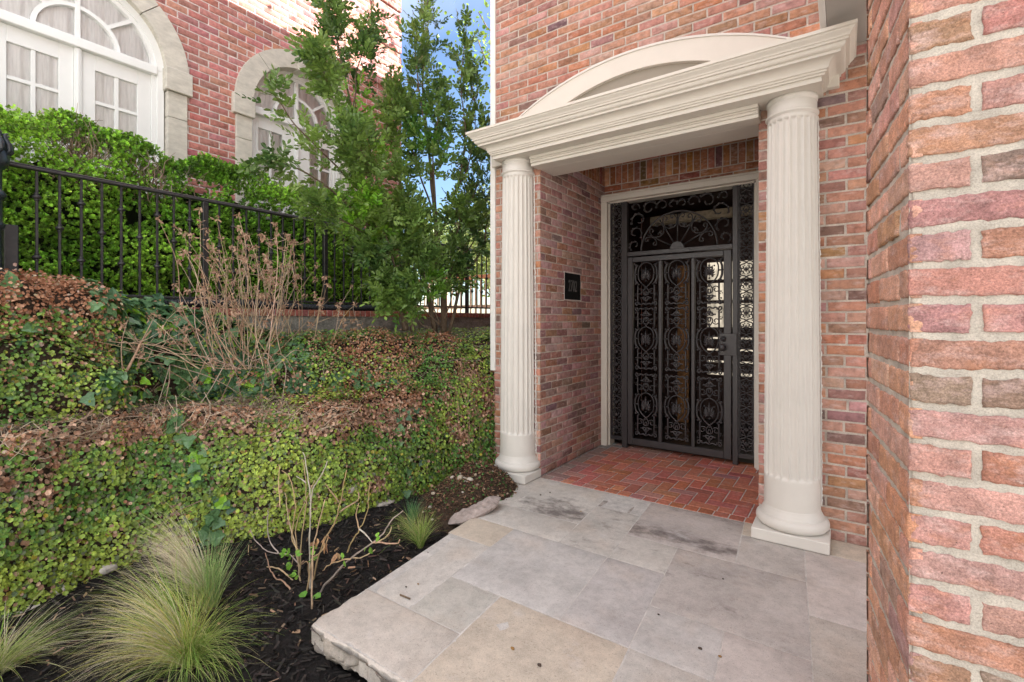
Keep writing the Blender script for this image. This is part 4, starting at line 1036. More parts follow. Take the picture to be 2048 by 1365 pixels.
def L_(pts, x0=-3.75, dx=0): return [at_x(p[0], p[1], x0+dx*i) for i, p in enumerate(pts)]
stemsL = [(L_([(812, 662), (800, 600), (778, 520), (752, 440)], -3.55, -.03), .030, .018), (L_([(826, 664), (820, 600), (800, 520)], -3.5, -.02), .022, .012)]
brL = [(L_([(752, 440), (735, 350), (708, 240), (682, 120), (664, 20), (652, -60)], -3.64, -.03), .018, .20, 1.6),
       (L_([(775, 490), (695, 410), (620, 350), (565, 328), (538, 330)], -3.6, .03), .010, .10, .35),
       (L_([(745, 410), (660, 320), (590, 250), (540, 190)], -3.64, .05), .009, .10, .30),
       (L_([(722, 320), (682, 230), (655, 160), (634, 105)], -3.66, .04), .010, .15, .9),
       (L_([(700, 250), (712, 170), (722, 100), (735, 40)], -3.66, .02), .009, .17, .8),
       (L_([(742, 400), (765, 310), (778, 230), (784, 175)], -3.6, -.04), .010, .20, 1.0),
       (L_([(765, 500), (715, 460), (665, 430), (620, 405)], -3.6, .04), .010, .15, .65),
       (L_([(770, 520), (740, 400), (715, 310), (705, 260)], -3.5, .05), .010, .24, 1.5),
       (L_([(800, 560), (775, 530), (752, 510), (735, 500)], -3.55, .03), .009, .14, .7),
       (L_([(805, 610), (795, 580), (780, 565), (765, 570)], -3.5, .03), .008, .12, .6),
       (L_([(800, 620), (790, 540), (765, 460), (735, 400)], -3.5, .03), .010, .22, 1.2),
       (L_([(812, 650), (800, 620), (780, 600), (770, 610)], -3.45, .02), .007, .12, .5)]
BR = (.20, .42, .04)
laurel('mountain_laurel', 'leaning evergreen tree with bright green new shoots in front of the arched window', stemsL, brL, 46,
       [(at_x(722, 250, -3.6), (.4, .16, .36), BR), (at_x(705, 410, -3.5), (.4, .20, .17), BR), (at_x(755, 300, -3.6), (.4, .10, .2), BR), (at_x(760, 480, -3.5), (.4, .18, .10), (.15, .30, .03)), (at_x(800, 640, -3.4), (.3, .2, .12), (.14, .29, .04))], (-3.55, 3.35, 1.2))
stemsR = [(L_([(888, 668), (886, 600), (880, 520), (868, 420), (860, 330)], -3.45, -.03), .038, .018), (L_([(872, 668), (850, 560), (838, 470), (815, 400)], -3.5, -.02), .026, .013), (L_([(898, 668), (925, 560), (960, 500), (975, 440)], -3.35, .02), .018, .007)]
brR = [(L_([(860, 330), (852, 240), (846, 140), (850, 50), (856, -30)], -3.56, -.02), .014, .18, 1.0),
       (L_([(850, 260), (838, 180), (832, 120), (836, 60)], -3.5, .02), .009, .15, .5),
       (L_([(876, 480), (912, 380), (930, 260), (924, 140), (932, 60)], -3.45, .02), .012, .15, .8),
       (L_([(900, 400), (935, 330), (950, 250), (945, 160)], -3.4, .02), .009, .16, .7),
       (L_([(872, 440), (836, 340), (818, 260), (812, 215)], -3.55, -.03), .011, .20, 1.2),
       (L_([(884, 520), (930, 430), (958, 350), (972, 260)], -3.4, .02), .011, .20, 1.3),
       (L_([(880, 540), (838, 470), (808, 400), (792, 340)], -3.45, .03), .010, .22, 1.3),
       (L_([(870, 400), (868, 330), (870, 260), (880, 190)], -3.4, .04), .010, .22, 1.3),
       (L_([(888, 560), (935, 500), (962, 450), (980, 400)], -3.35, .02), .009, .17, 1.0),
       (L_([(880, 580), (850, 520), (830, 470), (824, 430)], -3.35, .03), .009, .20, 1.1),
       (L_([(888, 600), (905, 530), (915, 460), (918, 400)], -3.35, .03), .009, .20, 1.1),
       (L_([(880, 650), (858, 590), (845, 540), (842, 500)], -3.3, .02), .008, .16, .9),
       (L_([(884, 655), (848, 620), (826, 600), (815, 570)], -3.3, .02), .007, .14, .7),
       (L_([(890, 640), (905, 590), (915, 550), (925, 530)], -3.3, .02), .006, .10, .4)]
laurel('mountain_laurel', 'upright evergreen tree beside the left corner of the brick porch facade', stemsR, brR, 42,
       [(at_x(852, 600, -3.3), (.3, .12, .25), (.13, .29, .03)), (at_x(838, 280, -3.5), (.3, .14, .3), (.085, .20, .03)), (at_x(790, 520, -3.3), (.3, .14, .14), BR)], (-3.4, 3.85, 1.2))

def far_tree(name, label, loc, h, cr, n, c0, c1, ls=.11, trunk=.12, group=None):
    t = thing(name, loc, label, 'tree', group); L = np.array(loc)
    w = MB(); branchy(w, [L, L+(.1, .05, h*.3), L+(-.1, .1, h*.6), L+(0, 0, h*.92)], trunk, .02, 8, .1, (.2, .16, .12))
    ctr = []
    for k in range(26):
        a = R.uniform(0, 2*PI); q = R.uniform(.2, 1)**.6; zz = R.uniform(.42, 1.0); e = L+np.array([math.cos(a)*cr*q*(1.15-.5*zz), math.sin(a)*cr*q*(1.15-.5*zz), h*zz]); ctr.append(e)
        s = L+np.array([0, 0, h*max(.25, zz-.3)]); branchy(w, [s, (s+e)/2+(0, 0, .15), e], trunk*.35, .01, 5, .1, (.2, .16, .12), 3)
    w.build('trunk', M['bark'], t)
    ctr = np.array(ctr); P = ctr[R.integers(0, len(ctr), n)]+R.normal(0, 1, (n, 3))*np.array([.26, .26, .17])*cr
    b = MB(); leaves(b, P, R.normal(0, 1, (n, 3)), R.normal(0, 1, (n, 3))+np.array([0, 0, .6]), ls*R.uniform(.7, 1.3, n), lerp(c0, c1, np.clip(.5+.5*fbm(P*1.2, 2)+R.normal(0, .2, n), 0, 1)))
    b.build('crown', M['leaf'], t)
far_tree('tall_tree', 'tall tree with sparse fresh yellow green twigs rising behind the left corner of the facade', (-4.3, 7.4, 1.2), 8.0, 1.75, 1700, (.15, .30, .03), (.30, .44, .05), .07, .06)
far_tree('garden_tree', 'pale sunlit garden tree beyond the iron fence, behind the timber railing', (-10.5, 15.5, 1.2), 4.6, 2.3, 5200, (.14, .20, .05), (.30, .33, .10), .12)
far_tree('garden_tree', 'yellow green garden tree glimpsed through the right hand evergreen', (-14.0, 18.5, 1.2), 5.2, 2.6, 5200, (.12, .18, .04), (.26, .32, .08), .13)
far_tree('garden_tree', 'olive green garden tree far behind the corner of the red brick house', (-19.5, 20.0, 1.2), 6.0, 2.8, 5200, (.09, .15, .03), (.22, .27, .07), .14)

# =================================================================== TIMBER RAILING BEYOND THE FENCE
tf = thing('timber_railing', (-7.3, 9.0, 1.2), 'orange cedar rail on pale timber pickets in the sunny garden beyond the iron fence', 'railing')
b = MB(); cbox(b, -9.6, -5.6, 9.0, 9.06, 2.36, 2.46, .005); b.build('top_rail', M['fence_wood'], tf)
b = MB(); cbox(b, -9.6, -5.6, 9.01, 9.05, 1.66, 1.74, .005); b.build('bottom_rail', M['fence_pale'], tf)
pk = MB(); cbox(pk, -.022, .022, 9.012, 9.048, 1.15, 2.355, .004); pk = pk.mesh('picket', [M['fence_pale']])
for k in range(26): place('picket', pk, tf, (-9.5+k*.155, 0, 0))

# =================================================================== GROUND SETTING
b = MB(); b.add(np.array([(-150, -150, -.32), (150, -150, -.32), (150, 200, -.32), (-150, 200, -.32)]), [(0, 1, 2, 3)]); b.build('ground', M['street'], kind='structure')
b = MB(); b.add(np.array([(-90, 3.7, 1.19), (-2.72, 3.7, 1.19), (-2.72, 120, 1.19), (-90, 120, 1.19)]), [(0, 1, 2, 3)]); b.add(np.array([(-12, -1.5, 1.25), (-4.6, -1.5, 1.25), (-4.6, 7.2, 1.25), (-12, 7.2, 1.25)]), [(0, 1, 2, 3)])
b.build('garden_terrain', M['lawn'], kind='structure')
def mulch_z(x, y):
    P = np.stack([x, y, x*0], 1); return -.105+.018*fbm(P*3, 3)+.012*fbm(P*14, 2)
b = MB(); gx, gy = np.meshgrid(np.linspace(-4.4, -1.2, 130), np.linspace(-1.5, 3.5, 200), indexing='ij')
z = mulch_z(gx.ravel(), gy.ravel()); x_ = gx.ravel(); inside = (x_ > -1.98) & (gy.ravel() > 1.27); z = np.where(inside, -.14, z)
grid(b, np.stack([x_, gy.ravel(), z], 1), 130, 200); b.build('mulch_bed', M['mulch'], kind='structure')

oh = thing('added_stucco_house', (0, -15, -.3), 'unseen pale stucco house added across the street to bounce sunlight onto the porch', 'house')
b = MB(); cbox(b, -22, 24, -24, -15, -.3, 7.4, .02); b.build('wall', M['stucco'], oh)  # out of view, added so its sunlit front bounces light to the facade
b = MB(); cbox(b, -22.5, 24.5, -24.5, -14.4, 7.4, 7.7, .02); b.build('roof', M['roofing'], oh)
wb = MB(); cbox(wb, -.7, .7, -15.02, -14.97, 0, 1.7, .01); wm = wb.mesh('window', [M['plaque']])
for k in range(9):
    for z in (1.0, 4.6): place('window', wm, oh, (-19+k*5, 0, z))
# ---- planted bank: lofted profile (wall foot, lower top, back of ledge, upper top, retaining wall)
KY = [-1.4, -.4, .5, .9, 1.3, 1.75, 2.2, 2.7, 3.2, 3.58, 3.75, 4.4, 7.0]
KP = [[(-3.35, -.13), (-3.5, .80), (-3.65, .84), (-3.85, 1.56), (-4.36, 1.60)], [(-3.36, -.13), (-3.5, .80), (-3.64, .84), (-3.82, 1.56), (-4.36, 1.60)],
      [(-3.44, -.13), (-3.51, .79), (-3.64, .83), (-3.78, 1.55), (-4.36, 1.58)], [(-3.55, -.13), (-3.58, .78), (-3.70, .81), (-3.86, 1.46), (-4.36, 1.55)],
      [(-3.54, -.13), (-3.60, .77), (-3.98, .80), (-4.16, 1.36), (-4.36, 1.51)], [(-3.24, -.13), (-3.37, .72), (-4.08, .78), (-4.24, 1.22), (-4.36, 1.45)],
      [(-3.05, -.13), (-3.15, .70), (-3.64, .77), (-3.86, 1.11), (-4.36, 1.24)], [(-3.02, -.13), (-3.11, .70), (-3.27, .82), (-3.50, 1.13), (-4.36, 1.205)],
      [(-2.90, -.13), (-2.98, .70), (-3.06, .82), (-3.22, 1.11), (-4.36, 1.205)], [(-2.74, -.13), (-2.80, .70), (-2.84, .85), (-2.97, 1.10), (-4.36, 1.205)],
      [(-2.69, -.13), (-2.70, .70), (-2.72, .9), (-2.80, 1.16), (-4.36, 1.205)], [(-2.69, -.13), (-2.69, .70), (-2.69, 1.0), (-2.72, 1.19), (-4.36, 1.20)], [(-2.69, -.13), (-2.69, .70), (-2.69, 1.0), (-2.72, 1.195), (-4.36, 1.20)]]
KP = np.array(KP)
def bank(s, y):
    s = np.asarray(s, float); y = np.asarray(y, float); K = np.array(KY)
    prof = np.stack([np.stack([np.interp(y, K, KP[:, k, c]) for c in (0, 1)], 1) for k in range(5)], 1)  # n,5,2
    i = np.clip(s.astype(int), 0, 3); f = s-i; f = np.where(f < .5, .5*(2*f)**1.15, 1-.5*(2*(1-f))**1.15)
    r = np.arange(len(s)); xz_ = prof[r, i]*(1-f)[:, None]+prof[r, i+1]*f[:, None]
    return np.stack([xz_[:, 0], y, xz_[:, 1]], 1)
def sm(a, b_, x): t = np.clip((x-a)/(b_-a), 0, 1); return t*t*(3-2*t)
ns, ny = 110, 240
gs, gyy = np.meshgrid(np.linspace(0, 4, ns), np.linspace(-1.4, 6.9, ny), indexing='ij'); S_, Y_ = gs.ravel(), gyy.ravel()
BV = bank(S_, Y_).reshape(ns, ny, 3)
def gnorm(V):
    n = np.cross(np.gradient(V, axis=1), np.gradient(V, axis=0)); n = unit(n); n = np.where((n[..., 0:1]+n[..., 2:3]) < 0, -n, n); return n
BN = gnorm(BV); dsp = (.055*fbm(BV.reshape(-1, 3)*3.2, 3)+.020*fbm(BV.reshape(-1, 3)*11, 2)).reshape(ns, ny)+sm(1.9, 2.3, gs)*(1-sm(3.2, 3.6, gs))*(.05+.075*fbm(BV.reshape(-1, 3)*4.6+9, 2).reshape(ns, ny))
fade = np.clip((gs-.02)*3, 0, 1)*np.clip((3.9-gs)*2, 0, 1)*np.clip((3.62-gyy)*4, .25, 1)
BV = BV+BN*(dsp*fade)[..., None]; BN = gnorm(BV)
b = MB(); grid(b, BV.reshape(-1, 3), ns, ny, 0, (1, 1, 1)); b.build('planted_bank', M['soil'], kind='structure')
# sampler over the bank surface
c4_ = [BV[:-1, :-1], BV[1:, :-1], BV[1:, 1:], BV[:-1, 1:]]
AR = (np.linalg.norm(np.cross(c4_[1]-c4_[0], c4_[3]-c4_[0]), axis=2)).ravel()
def sample(n, f):
    """n points on the bank with acceptance f(s, y, P)"""
    k = R.choice(len(AR), n, p=AR/AR.sum()); i, j = k//(ny-1), k % (ny-1); u, v = R.uniform(0, 1, n), R.uniform(0, 1, n)
    bil = lambda A: (A[i, j]*((1-u)*(1-v))[:, None]+A[i+1, j]*(u*(1-v))[:, None]+A[i+1, j+1]*(u*v)[:, None]+A[i, j+1]*((1-u)*v)[:, None])
    P = bil(BV); Nn = unit(bil(BN)); s = gs[i, j]+u*4/(ns-1); y = gyy[i, j]+v*(8.3/(ny-1))
    ok = R.uniform(0, 1, n) < f(s, y, P); return P[ok], Nn[ok], s[ok], y[ok]
view = lambda s, y, P: ((y > -.6) & (y < 4.4)).astype(float)
def lay_leaves(name, P, Nn, cols, size, mat_, tpl, out=.5, down=.8, lift=.012, label=None, spread=.45):
    n = len(P); b = MB()
    tg = unit(np.array([0, 0, -1.0])*down+R.normal(0, .75, (n, 3))); tg = unit(tg-Nn*(np.sum(tg*Nn, axis=1, keepdims=True))*.8+Nn*.22)
    nr = unit(Nn+np.array([0, 0, out])+R.normal(0, spread, (n, 3)))
    leaves(b, P+Nn*(R.uniform(0, 1, n)*lift)[:, None], tg, nr, size, cols, tpl); return b
# creeping fig on the lower wall and part of the bank
brown_mask = lambda s, y, P: sm(-.10, .60, .95*fbm(P*3.4+7.7, 3)+.35*fbm(P*9, 2)+np.where(s < 1.22, 1.35*(sm(.40, 1.0, s)-.60)*(1-.45*sm(2.0, 2.6, y))+.12*sm(1.9, 3.2, y)*sm(.35, .8, s)+.30*(1-sm(1.0, 1.45, y))*sm(.45, .85, s), -.28))
def f_fig(s, y, P):
    low = np.maximum((s < 1.12), ((y > 2.75) & (s < 2.6))).astype(float); left = ((s > 1.9) & (s < 2.85) & (y < 1.02)).astype(float)*.9; right = ((s > 1.0) & (s < 3.7)).astype(float)*sm(2.0, 2.35, y)*sm(-.5, .2, fbm(P*3.1+2, 3)*-1+.1)*.95
    mid = ((s >= 1.12) & (s < 4) & (y > 1.0) & (y < 2.3)).astype(float)*(.12+.35*sm(1.75, 2.1, y))
    return view(s, y, P)*np.maximum.reduce([low, left, right, mid])
P, Nn, s, y = sample(170000, f_fig); n = len(P); q = fbm(P*2.2, 2); ylw = np.clip(.42+.55*q+.35*fbm(P*9+3, 2)+R.normal(0, .2, n)+.25*(1-sm(.1, .6, s)), 0, 1)
c = lerp((.11, .245, .05), (.42, .52, .085), ylw); yl = R.uniform(0, 1, n) < .03; c[yl] = cvar((.34, .28, .04), yl.sum())
gl = R.uniform(0, 1, n) < .10; c[gl] = cvar((.16, .20, .10), gl.sum())
br = R.uniform(0, 1, n) < np.maximum(.07, .88*brown_mask(s, y, P)); c[br] = lerp((.24, .11, .06), (.64, .43, .30), R.uniform(0, 1, br.sum())**1.3)
bb = lay_leaves('creeping_fig', P, Nn, c*np.clip(1+.30*R.normal(0, 1, (n, 1)), .4, 1.7), np.where(s < 1.12, R.uniform(.013, .032, n), R.uniform(.012, .026, n)), M['leaf'], LT_FIG, .45, .9, np.where((s > 1.2) | (y > 2.9), .085, .03))
bb.build('creeping_fig', M['leaf'], kind='stuff', label='small leaved green creeping vine covering the low garden wall', cat='vine')
# mats of dead brown leaves
def f_dry(s, y, P):
    A = ((s > 2.3) & (s < 3.6) & (y < 1.02)).astype(float)*sm(2.42, 2.72, s+.25*fbm(P*4, 2))
    B = ((s > .95) & (s < 3.35) & (y > 2.05) & (y < 3.6)).astype(float)*sm(-.35, .15, fbm(P*3.1+2, 3)-.02+.7*fbm(P*8, 2))*.62
    C = ((s > .82) & (s < 1.25)).astype(float)*sm(-.2, .3, fbm(P*5+21, 2))*.38*(1-.9*sm(1.4, 2.3, y))
    D = ((s > .15) & (s <= 1.8) & (y > 3.0)).astype(float)*sm(.0, .35, fbm(P*np.array([7, 7, 1.5])+3, 2)-.02)*.7
    E = ((s > 2.2) & (s < 3.7) & (y > 1.0) & (y <= 2.1)).astype(float)*sm(.2, .45, fbm(P*4+12, 2))*.4
    return view(s, y, P)*np.maximum.reduce([A, B, C, D, E])
P, Nn, s, y = sample(190000, f_dry); n = len(P); t = np.clip(.5+.4*fbm(P*5, 2)+R.normal(0, .28, n), 0, 1)
c = lerp((.27, .115, .058), (.60, .35, .22), t); pl = R.uniform(0, 1, n) < .08; c[pl] = cvar((.50, .38, .28), pl.sum())
bb = lay_leaves('dry_leaves', P, Nn, c, R.uniform(.012, .025, n), M['leaf_dry'], LT_FIG, .3, .5, np.where(s > 1.9, .08, .05), spread=.8)
bb.build('dry_leaf_mat', M['leaf_dry'], kind='stuff', label='mat of dead brown vine leaves over the upper bank', cat='dead leaves')
# English ivy
def f_ivy(s, y, P):
    A = ((s > 1.85) & (s < 3.95) & (y > .90) & (y < 2.35)).astype(float)*sm(-.5, .0, fbm(P*2.4+5, 2)+.38)
    B = ((s > 1.75) & (s < 2.35) & (y >= 2.2) & (y < 2.9)).astype(float)*.7
    C = ((s > 3.1) & (s < 3.9) & (y >= 2.1) & (y < 3.1)).astype(float)*sm(.0, .3, fbm(P*4, 2)+.15)
    D = ((s < 1.0) & (np.abs(y-1.42-.10*np.sin(s*5)) < .05)).astype(float)*.35+((s < .9) & (np.abs(y-2.95) < .25)).astype(float)*.10
    E = ((s > 1.9) & (s < 3) & (y < 1.0)).astype(float)*.05
    return view(s, y, P)*np.maximum.reduce([A, B, C, D, E])
P, Nn, s, y = sample(26000, f_ivy); n = len(P)
c = lerp((.055, .135, .065), (.15, .28, .11), np.clip(.5+.5*fbm(P*4, 2)+R.normal(0, .25, n), 0, 1)); g = R.uniform(0, 1, n) < .09; c[g] = cvar((.24, .48, .04), g.sum())
bb = lay_leaves('ivy', P, Nn, c, R.uniform(.040, .098, n)*np.where(y > 2.25, .75, 1), M['leaf_gloss'], LT_IVY, .55, .9, .07, spread=.42)
bb.build('english_ivy', M['leaf_gloss'], kind='stuff', label='large dark green lobed ivy leaves on the upper bank', cat='ivy')
# fresh weeds
P, Nn, s, y = sample(5200, lambda s, y, P: view(s, y, P)*((((s > 2.1) & (s < 3.9) & (y > 1.75) & (y < 2.35)).astype(float)*.8+((s > 1.2) & (s < 3.8)).astype(float)*.12)*sm(-.1, .3, fbm(P*6, 2))))
n = len(P); bb = lay_leaves('weeds', P, Nn, cvar((.17, .32, .05), n, .3), R.uniform(.018, .045, n), M['leaf'], LT_FIG, 1.0, -.4, .06)
bb.build('green_weeds', M['leaf'], kind='stuff', label='fresh light green weeds scattered between the dead stems', cat='weeds')
# straw and dead runners over the ledge
P, Nn, s, y = sample(36000, lambda s, y, P: view(s, y, P)*(((s > .90) & (s < 2.05)).astype(float)*(1-sm(1.9, 2.5, y))+((s > 3.2) & (y > 2.6) & (y < 3.6)).astype(float)*.35+((s > .75) & (s < .93)).astype(float)*.10+((s > 2) & (s < 3.3) & (y > 1.3)).astype(float)*.06)); n = len(P)
b = MB(); a = R.uniform(0, 2*PI, n); d = np.stack([np.cos(a)*.6, np.sin(a), R.normal(.05, .25, n)], 1); d = unit(d-Nn*np.sum(d*Nn, axis=1, keepdims=True)*.8); L = R.uniform(.05, .30, n); w = unit(np.cross(d, Nn))*R.uniform(.0007, .0020, n)[:, None]
k = 4; V = np.zeros((n, k+1, 2, 3)); bow = R.normal(0, .03, (n, 1)); hgt = R.uniform(.004, .05, n)[:, None]
for i in range(k+1):
    t = i/k-.5; p = P+d*(L*t)[:, None]+Nn*(hgt*(1-3*t*t))+np.cross(d, Nn)*bow*(t*t*4); V[:, i, 0] = p-w; V[:, i, 1] = p+w
i0 = ((np.arange(n)*(k+1)*2)[:, None]+(np.arange(k)*2)[None]).ravel(); c = lerp((.27, .19, .135), (.68, .56, .42), R.uniform(0, 1, n))
b.add(V.reshape(-1, 3), np.stack([i0, i0+1, i0+3, i0+2], 1), 0, np.repeat(c, (k+1)*2, axis=0)); b.build('dry_straw', M['leaf_dry'], kind='stuff', label='dry tan straw and runners lying along the ledge', cat='straw')
b = MB()
P, Nn, s, y = sample(420, lambda s, y, P: view(s, y, P)*(((s > 1.0) & (s < 3.4) & (y > .9)).astype(float)*.7+((s < 1) & (y > .3)).astype(float)*.16))
for p, q in zip(P, Nn):
    L = R.uniform(.12, .5); a = R.uniform(0, 2*PI); d = unit(np.array([.35*math.cos(a), math.sin(a), R.normal(-.25, .5)])); pts = [p+q*.02]
    for i in range(5): d = unit(d+R.normal(0, .28, 3)); pts.append(pts[-1]+d*L/5+q*R.normal(.006, .012))
    tube(b, catmull(pts, 3), np.linspace(.0028, .0010, 16)*R.uniform(.6, 1.4), 4, 0, pick([(2, (.30, .22, .15)), (2, (.40, .33, .26)), (1, (.26, .13, .08))]), cap=False)
for k in range(46):
    y0 = R.normal(3.33, .09); s0, s1 = R.uniform(2.6, 3.4), R.uniform(.3, 1.6); ss = np.linspace(s0, s1, 9); yy_ = y0+np.linspace(0, R.normal(.10, .06), 9)+R.normal(0, .012, 9)
    Q = bank(ss, yy_)+np.array([.055, -.01, .02])+R.normal(0, .008, (9, 3)); tube(b, catmull(Q, 3), R.uniform(.0015, .0035), 4, 0, pick([(2, (.40, .24, .15)), (1, (.50, .36, .25))]), cap=False)
b.build('dead_runners', M['bark'], kind='stuff', label='thin dead vine runners draped over the bank', cat='dead vine')

# =================================================================== DEAD SHRUB AND ARCHING BRANCH
ds = thing('dead_shrub', (-3.9, 1.95, 1.1), 'dead brown twiggy shrub with dried flower heads standing on the bank before the fence', 'shrub')
b = MB(); tf_ = MB(); tips = []
for k in range(80):
    y0 = R.normal(1.98, .24); p = np.array([R.uniform(-4.05, -3.75), y0, np.interp(y0, [1.3, 1.75, 2.2, 2.7], [1.1, 1.05, 1.02, 1.08])-.05])
    ty = 1.98+(y0-1.98)*2.0+R.normal(0, .33); tz = 2.06-.55*((ty-1.95)/.75)**2+R.normal(0, .13)-.12*abs(R.normal()); tz = max(tz, 1.3); e = np.array([R.normal(-3.85, .16), ty, tz])
    m1 = p*.62+e*.38+np.array([R.normal(0, .04), R.normal(0, .05), R.normal(-.05, .05)]); m2 = p*.25+e*.75+R.normal(0, .035, 3)
    Pp = catmull([p, m1, m2, e], 6); c = np.array(pick([(3, (.43, .30, .205)), (2, (.54, .41, .30)), (1, (.38, .30, .19))]))
    tube(b, Pp, np.linspace(.0040, .0013, len(Pp))*R.uniform(.75, 1.2), 5, 0, c, cap=False); tips.append(e)
    for j in range(R.integers(1, 5)):
        i = R.integers(6, len(Pp)-1); d = unit(Pp[i]-Pp[i-2]+R.normal(0, .55, 3)); L = R.uniform(.06, .24); q = [Pp[i], Pp[i]+d*L*.5+R.normal(0, .01, 3), Pp[i]+d*L+np.array([0, 0, .03])]
        tube(b, catmull(q, 4), np.linspace(.0024, .0010, 9), 4, 0, c*.95, cap=False); tips.append(q[-1]) if R.uniform() < .75 else None
for k in range(22):   # low arching trailing stems
    y0 = R.normal(1.95, .3); p = np.array([R.uniform(-4.0, -3.7), y0, 1.05]); a = R.uniform(-1, 1); L = R.uniform(.3, .8)
    e = p+np.array([R.uniform(.05, .4), a*L, -R.uniform(.05, .38)]); m = (p+e)/2+np.array([.06, 0, R.uniform(.0, .16)])
    tube(b, catmull([p, m, e, e+np.array([.03, a*.05, R.normal(0, .06)])], 6), np.linspace(.0035, .0011, 19), 4, 0, pick([(2, (.32, .22, .15)), (2, (.42, .34, .26))]), cap=False); tips.append(e)
b.build('stems', M['bark'], ds)
tips = np.array(tips); n = 11; P = np.repeat(tips, n, axis=0)+R.normal(0, .010, (len(tips)*n, 3)); d = unit(R.normal(0, 1, P.shape)+np.array([0, 0, -.55]))
leaves(tf_, P, d, rv(len(P)), R.uniform(.014, .042, len(P)), lerp((.28, .17, .11), (.54, .37, .26), R.uniform(0, 1, len(P))), LT_LAN); tf_.build('dried_flower_heads', M['leaf_dry'], ds)
b = MB()
P = [at_x(60, 872, -3.55), at_x(150, 850, -3.58), at_x(203, 802, -3.62), at_x(246, 752, -3.68), at_x(268, 715, -3.72), at_x(283, 684, -3.76), at_x(302, 662, -3.8)]
Pp = catmull(P, 6); tube(b, Pp, np.interp(np.linspace(0, 1, len(Pp)), [0, .5, 1], [.004, .0085, .005]), 7, 0, (.42, .27, .18))
for i, e in ((18, (255, 640)), (24, (340, 700)), (30, (310, 630)), (26, (235, 690)), (14, (300, 790))):
    q = at_x(e[0], e[1], -3.72); tube(b, catmull([Pp[i], (Pp[i]+q)/2+R.normal(0, .03, 3), q], 5), np.linspace(.004, .0014, 11), 5, 0, (.38, .27, .19))
b.build('fallen_branch', M['bark'], label='curved pale brown bare branch leaning across the ivy left of the dead shrub', cat='branch')

# =================================================================== BARE CANE SHRUB IN THE MULCH
rs = thing('bare_cane_shrub', (-2.4, 1.52, -.1), 'pruned bare shrub with tan canes and a few green buds in the black mulch', 'shrub')
def cz(p): return 480+p[0]/4.265, 900+p[1]/4.265
CANES = [[(600, 1110), (592, 900), (600, 450), (565, 130), (535, 20)], [(510, 1090), (520, 800), (560, 500), (560, 280), (545, 80)], [(613, 1230), (620, 900), (650, 720), (725, 430)], [(610, 1060), (700, 820), (820, 600), (850, 480), (905, 180)],
         [(670, 1272), (720, 1160), (840, 1030), (940, 930), (1130, 790), (1220, 720), (1290, 600), (1390, 520)], [(940, 930), (880, 940), (780, 970), (700, 1030)], [(950, 925), (1060, 910), (1150, 850)], [(1130, 790), (1250, 795), (1340, 800), (1365, 770)],
         [(1160, 795), (1250, 740), (1295, 655)], [(910, 880), (960, 780), (1030, 660), (1085, 520), (1110, 270)], [(1020, 670), (1130, 790)], [(520, 1080), (480, 850), (430, 660), (400, 500), (385, 370)], [(500, 1000), (480, 650), (590, 370), (640, 260)],
         [(600, 600), (620, 340), (690, 230), (745, 100)], [(505, 980), (430, 900), (310, 885), (205, 850), (125, 760), (90, 670)], [(500, 1075), (360, 1030), (280, 1005), (110, 995), (75, 950), (75, 810)], [(520, 1150), (375, 1130), (310, 1100), (250, 1000), (215, 880)],
         [(375, 1130), (420, 1050), (460, 900)], [(330, 885), (255, 780), (235, 650), (240, 520)], [(560, 1060), (620, 940), (680, 880), (740, 800), (745, 720)], [(560, 280), (480, 220)], [(845, 440), (730, 290)], [(848, 530), (1000, 430), (1010, 360)],
         [(345, 500), (330, 300), (340, 140)], [(490, 860), (440, 740), (470, 480), (430, 250), (360, 180)], [(600, 1090), (575, 960), (520, 980)], [(1020, 690), (990, 560), (1015, 460)]]
b = MB(); buds = []
for i, c in enumerate(CANES):
    yb = 1.52+.10*math.sin(i*2.3); pts = [at_y(*cz(p), yb+.012*j*math.sin(i*1.7)) for j, p in enumerate(c)]
    root = c[0][1] > 1030
    if root: pts[0] = np.array([pts[0][0], pts[0][1], -.12])
    P = catmull(pts, 6); P = P+.004*np.stack([vnoise(P*40+i, k) for k in range(3)], 1)
    r0 = (.0052 if root else .0040)*(1.25 if i == 4 else 1); col = np.array(pick([(2, (.46, .33, .21)), (2, (.40, .29, .16)), (1, (.42, .36, .30))]))
    tube(b, P, np.linspace(r0, .0024, len(P))*(1+.25*vnoise(P*60)), 6, 0, col)
    for k in range(2): buds.append(P[R.integers(3, len(P))])
b.build('canes', M['bark'], rs)
for (px, py, k) in ((640, 850, 5), (465, 1065, 6), (420, 900, 6), (380, 890, 5), (490, 915, 5), (890, 910, 3), (430, 1020, 4), (610, 940, 4), (1170, 755, 2), (1100, 815, 2), (720, 465, 2)):
    b = MB(); c = at_y(*cz((px, py)), 1.49); leaves(b, c+R.normal(0, .008, (k, 3)), R.normal(0, 1, (k, 3)), R.normal(0, .5, (k, 3))+np.array([0, -.6, .6]), R.uniform(.018, .034, k), cvar((.20, .40, .05), k), LT_FIG); b.build('green_buds', M['leaf'], rs)
for (px, py) in ((555, 1255), (625, 1245)):
    b = MB(); c = at_z(*cz((px, py)), -.08); leaves(b, c[None], np.array([[1 if px > 600 else -1, .2, .1]]), np.array([[0, -.3, 1.0]]), .05, np.array([[.16, .38, .06]]), LT_FIG); b.build('green_leaf', M['leaf'], rs)
b = MB(); pts = [(725, 750), (735, 800), (650, 770), (835, 880)]
for q in pts:
    c = at_y(*cz(q), 1.48); leaves(b, c+R.normal(0, .006, (4, 3)), np.array([0, 0, -1.0])+R.normal(0, .4, (4, 3)), R.normal(0, 1, (4, 3)), R.uniform(.035, .055, 4), cvar((.44, .27, .15), 4), LT_LAN)
b.build('withered_leaves', M['leaf_dry'], rs)

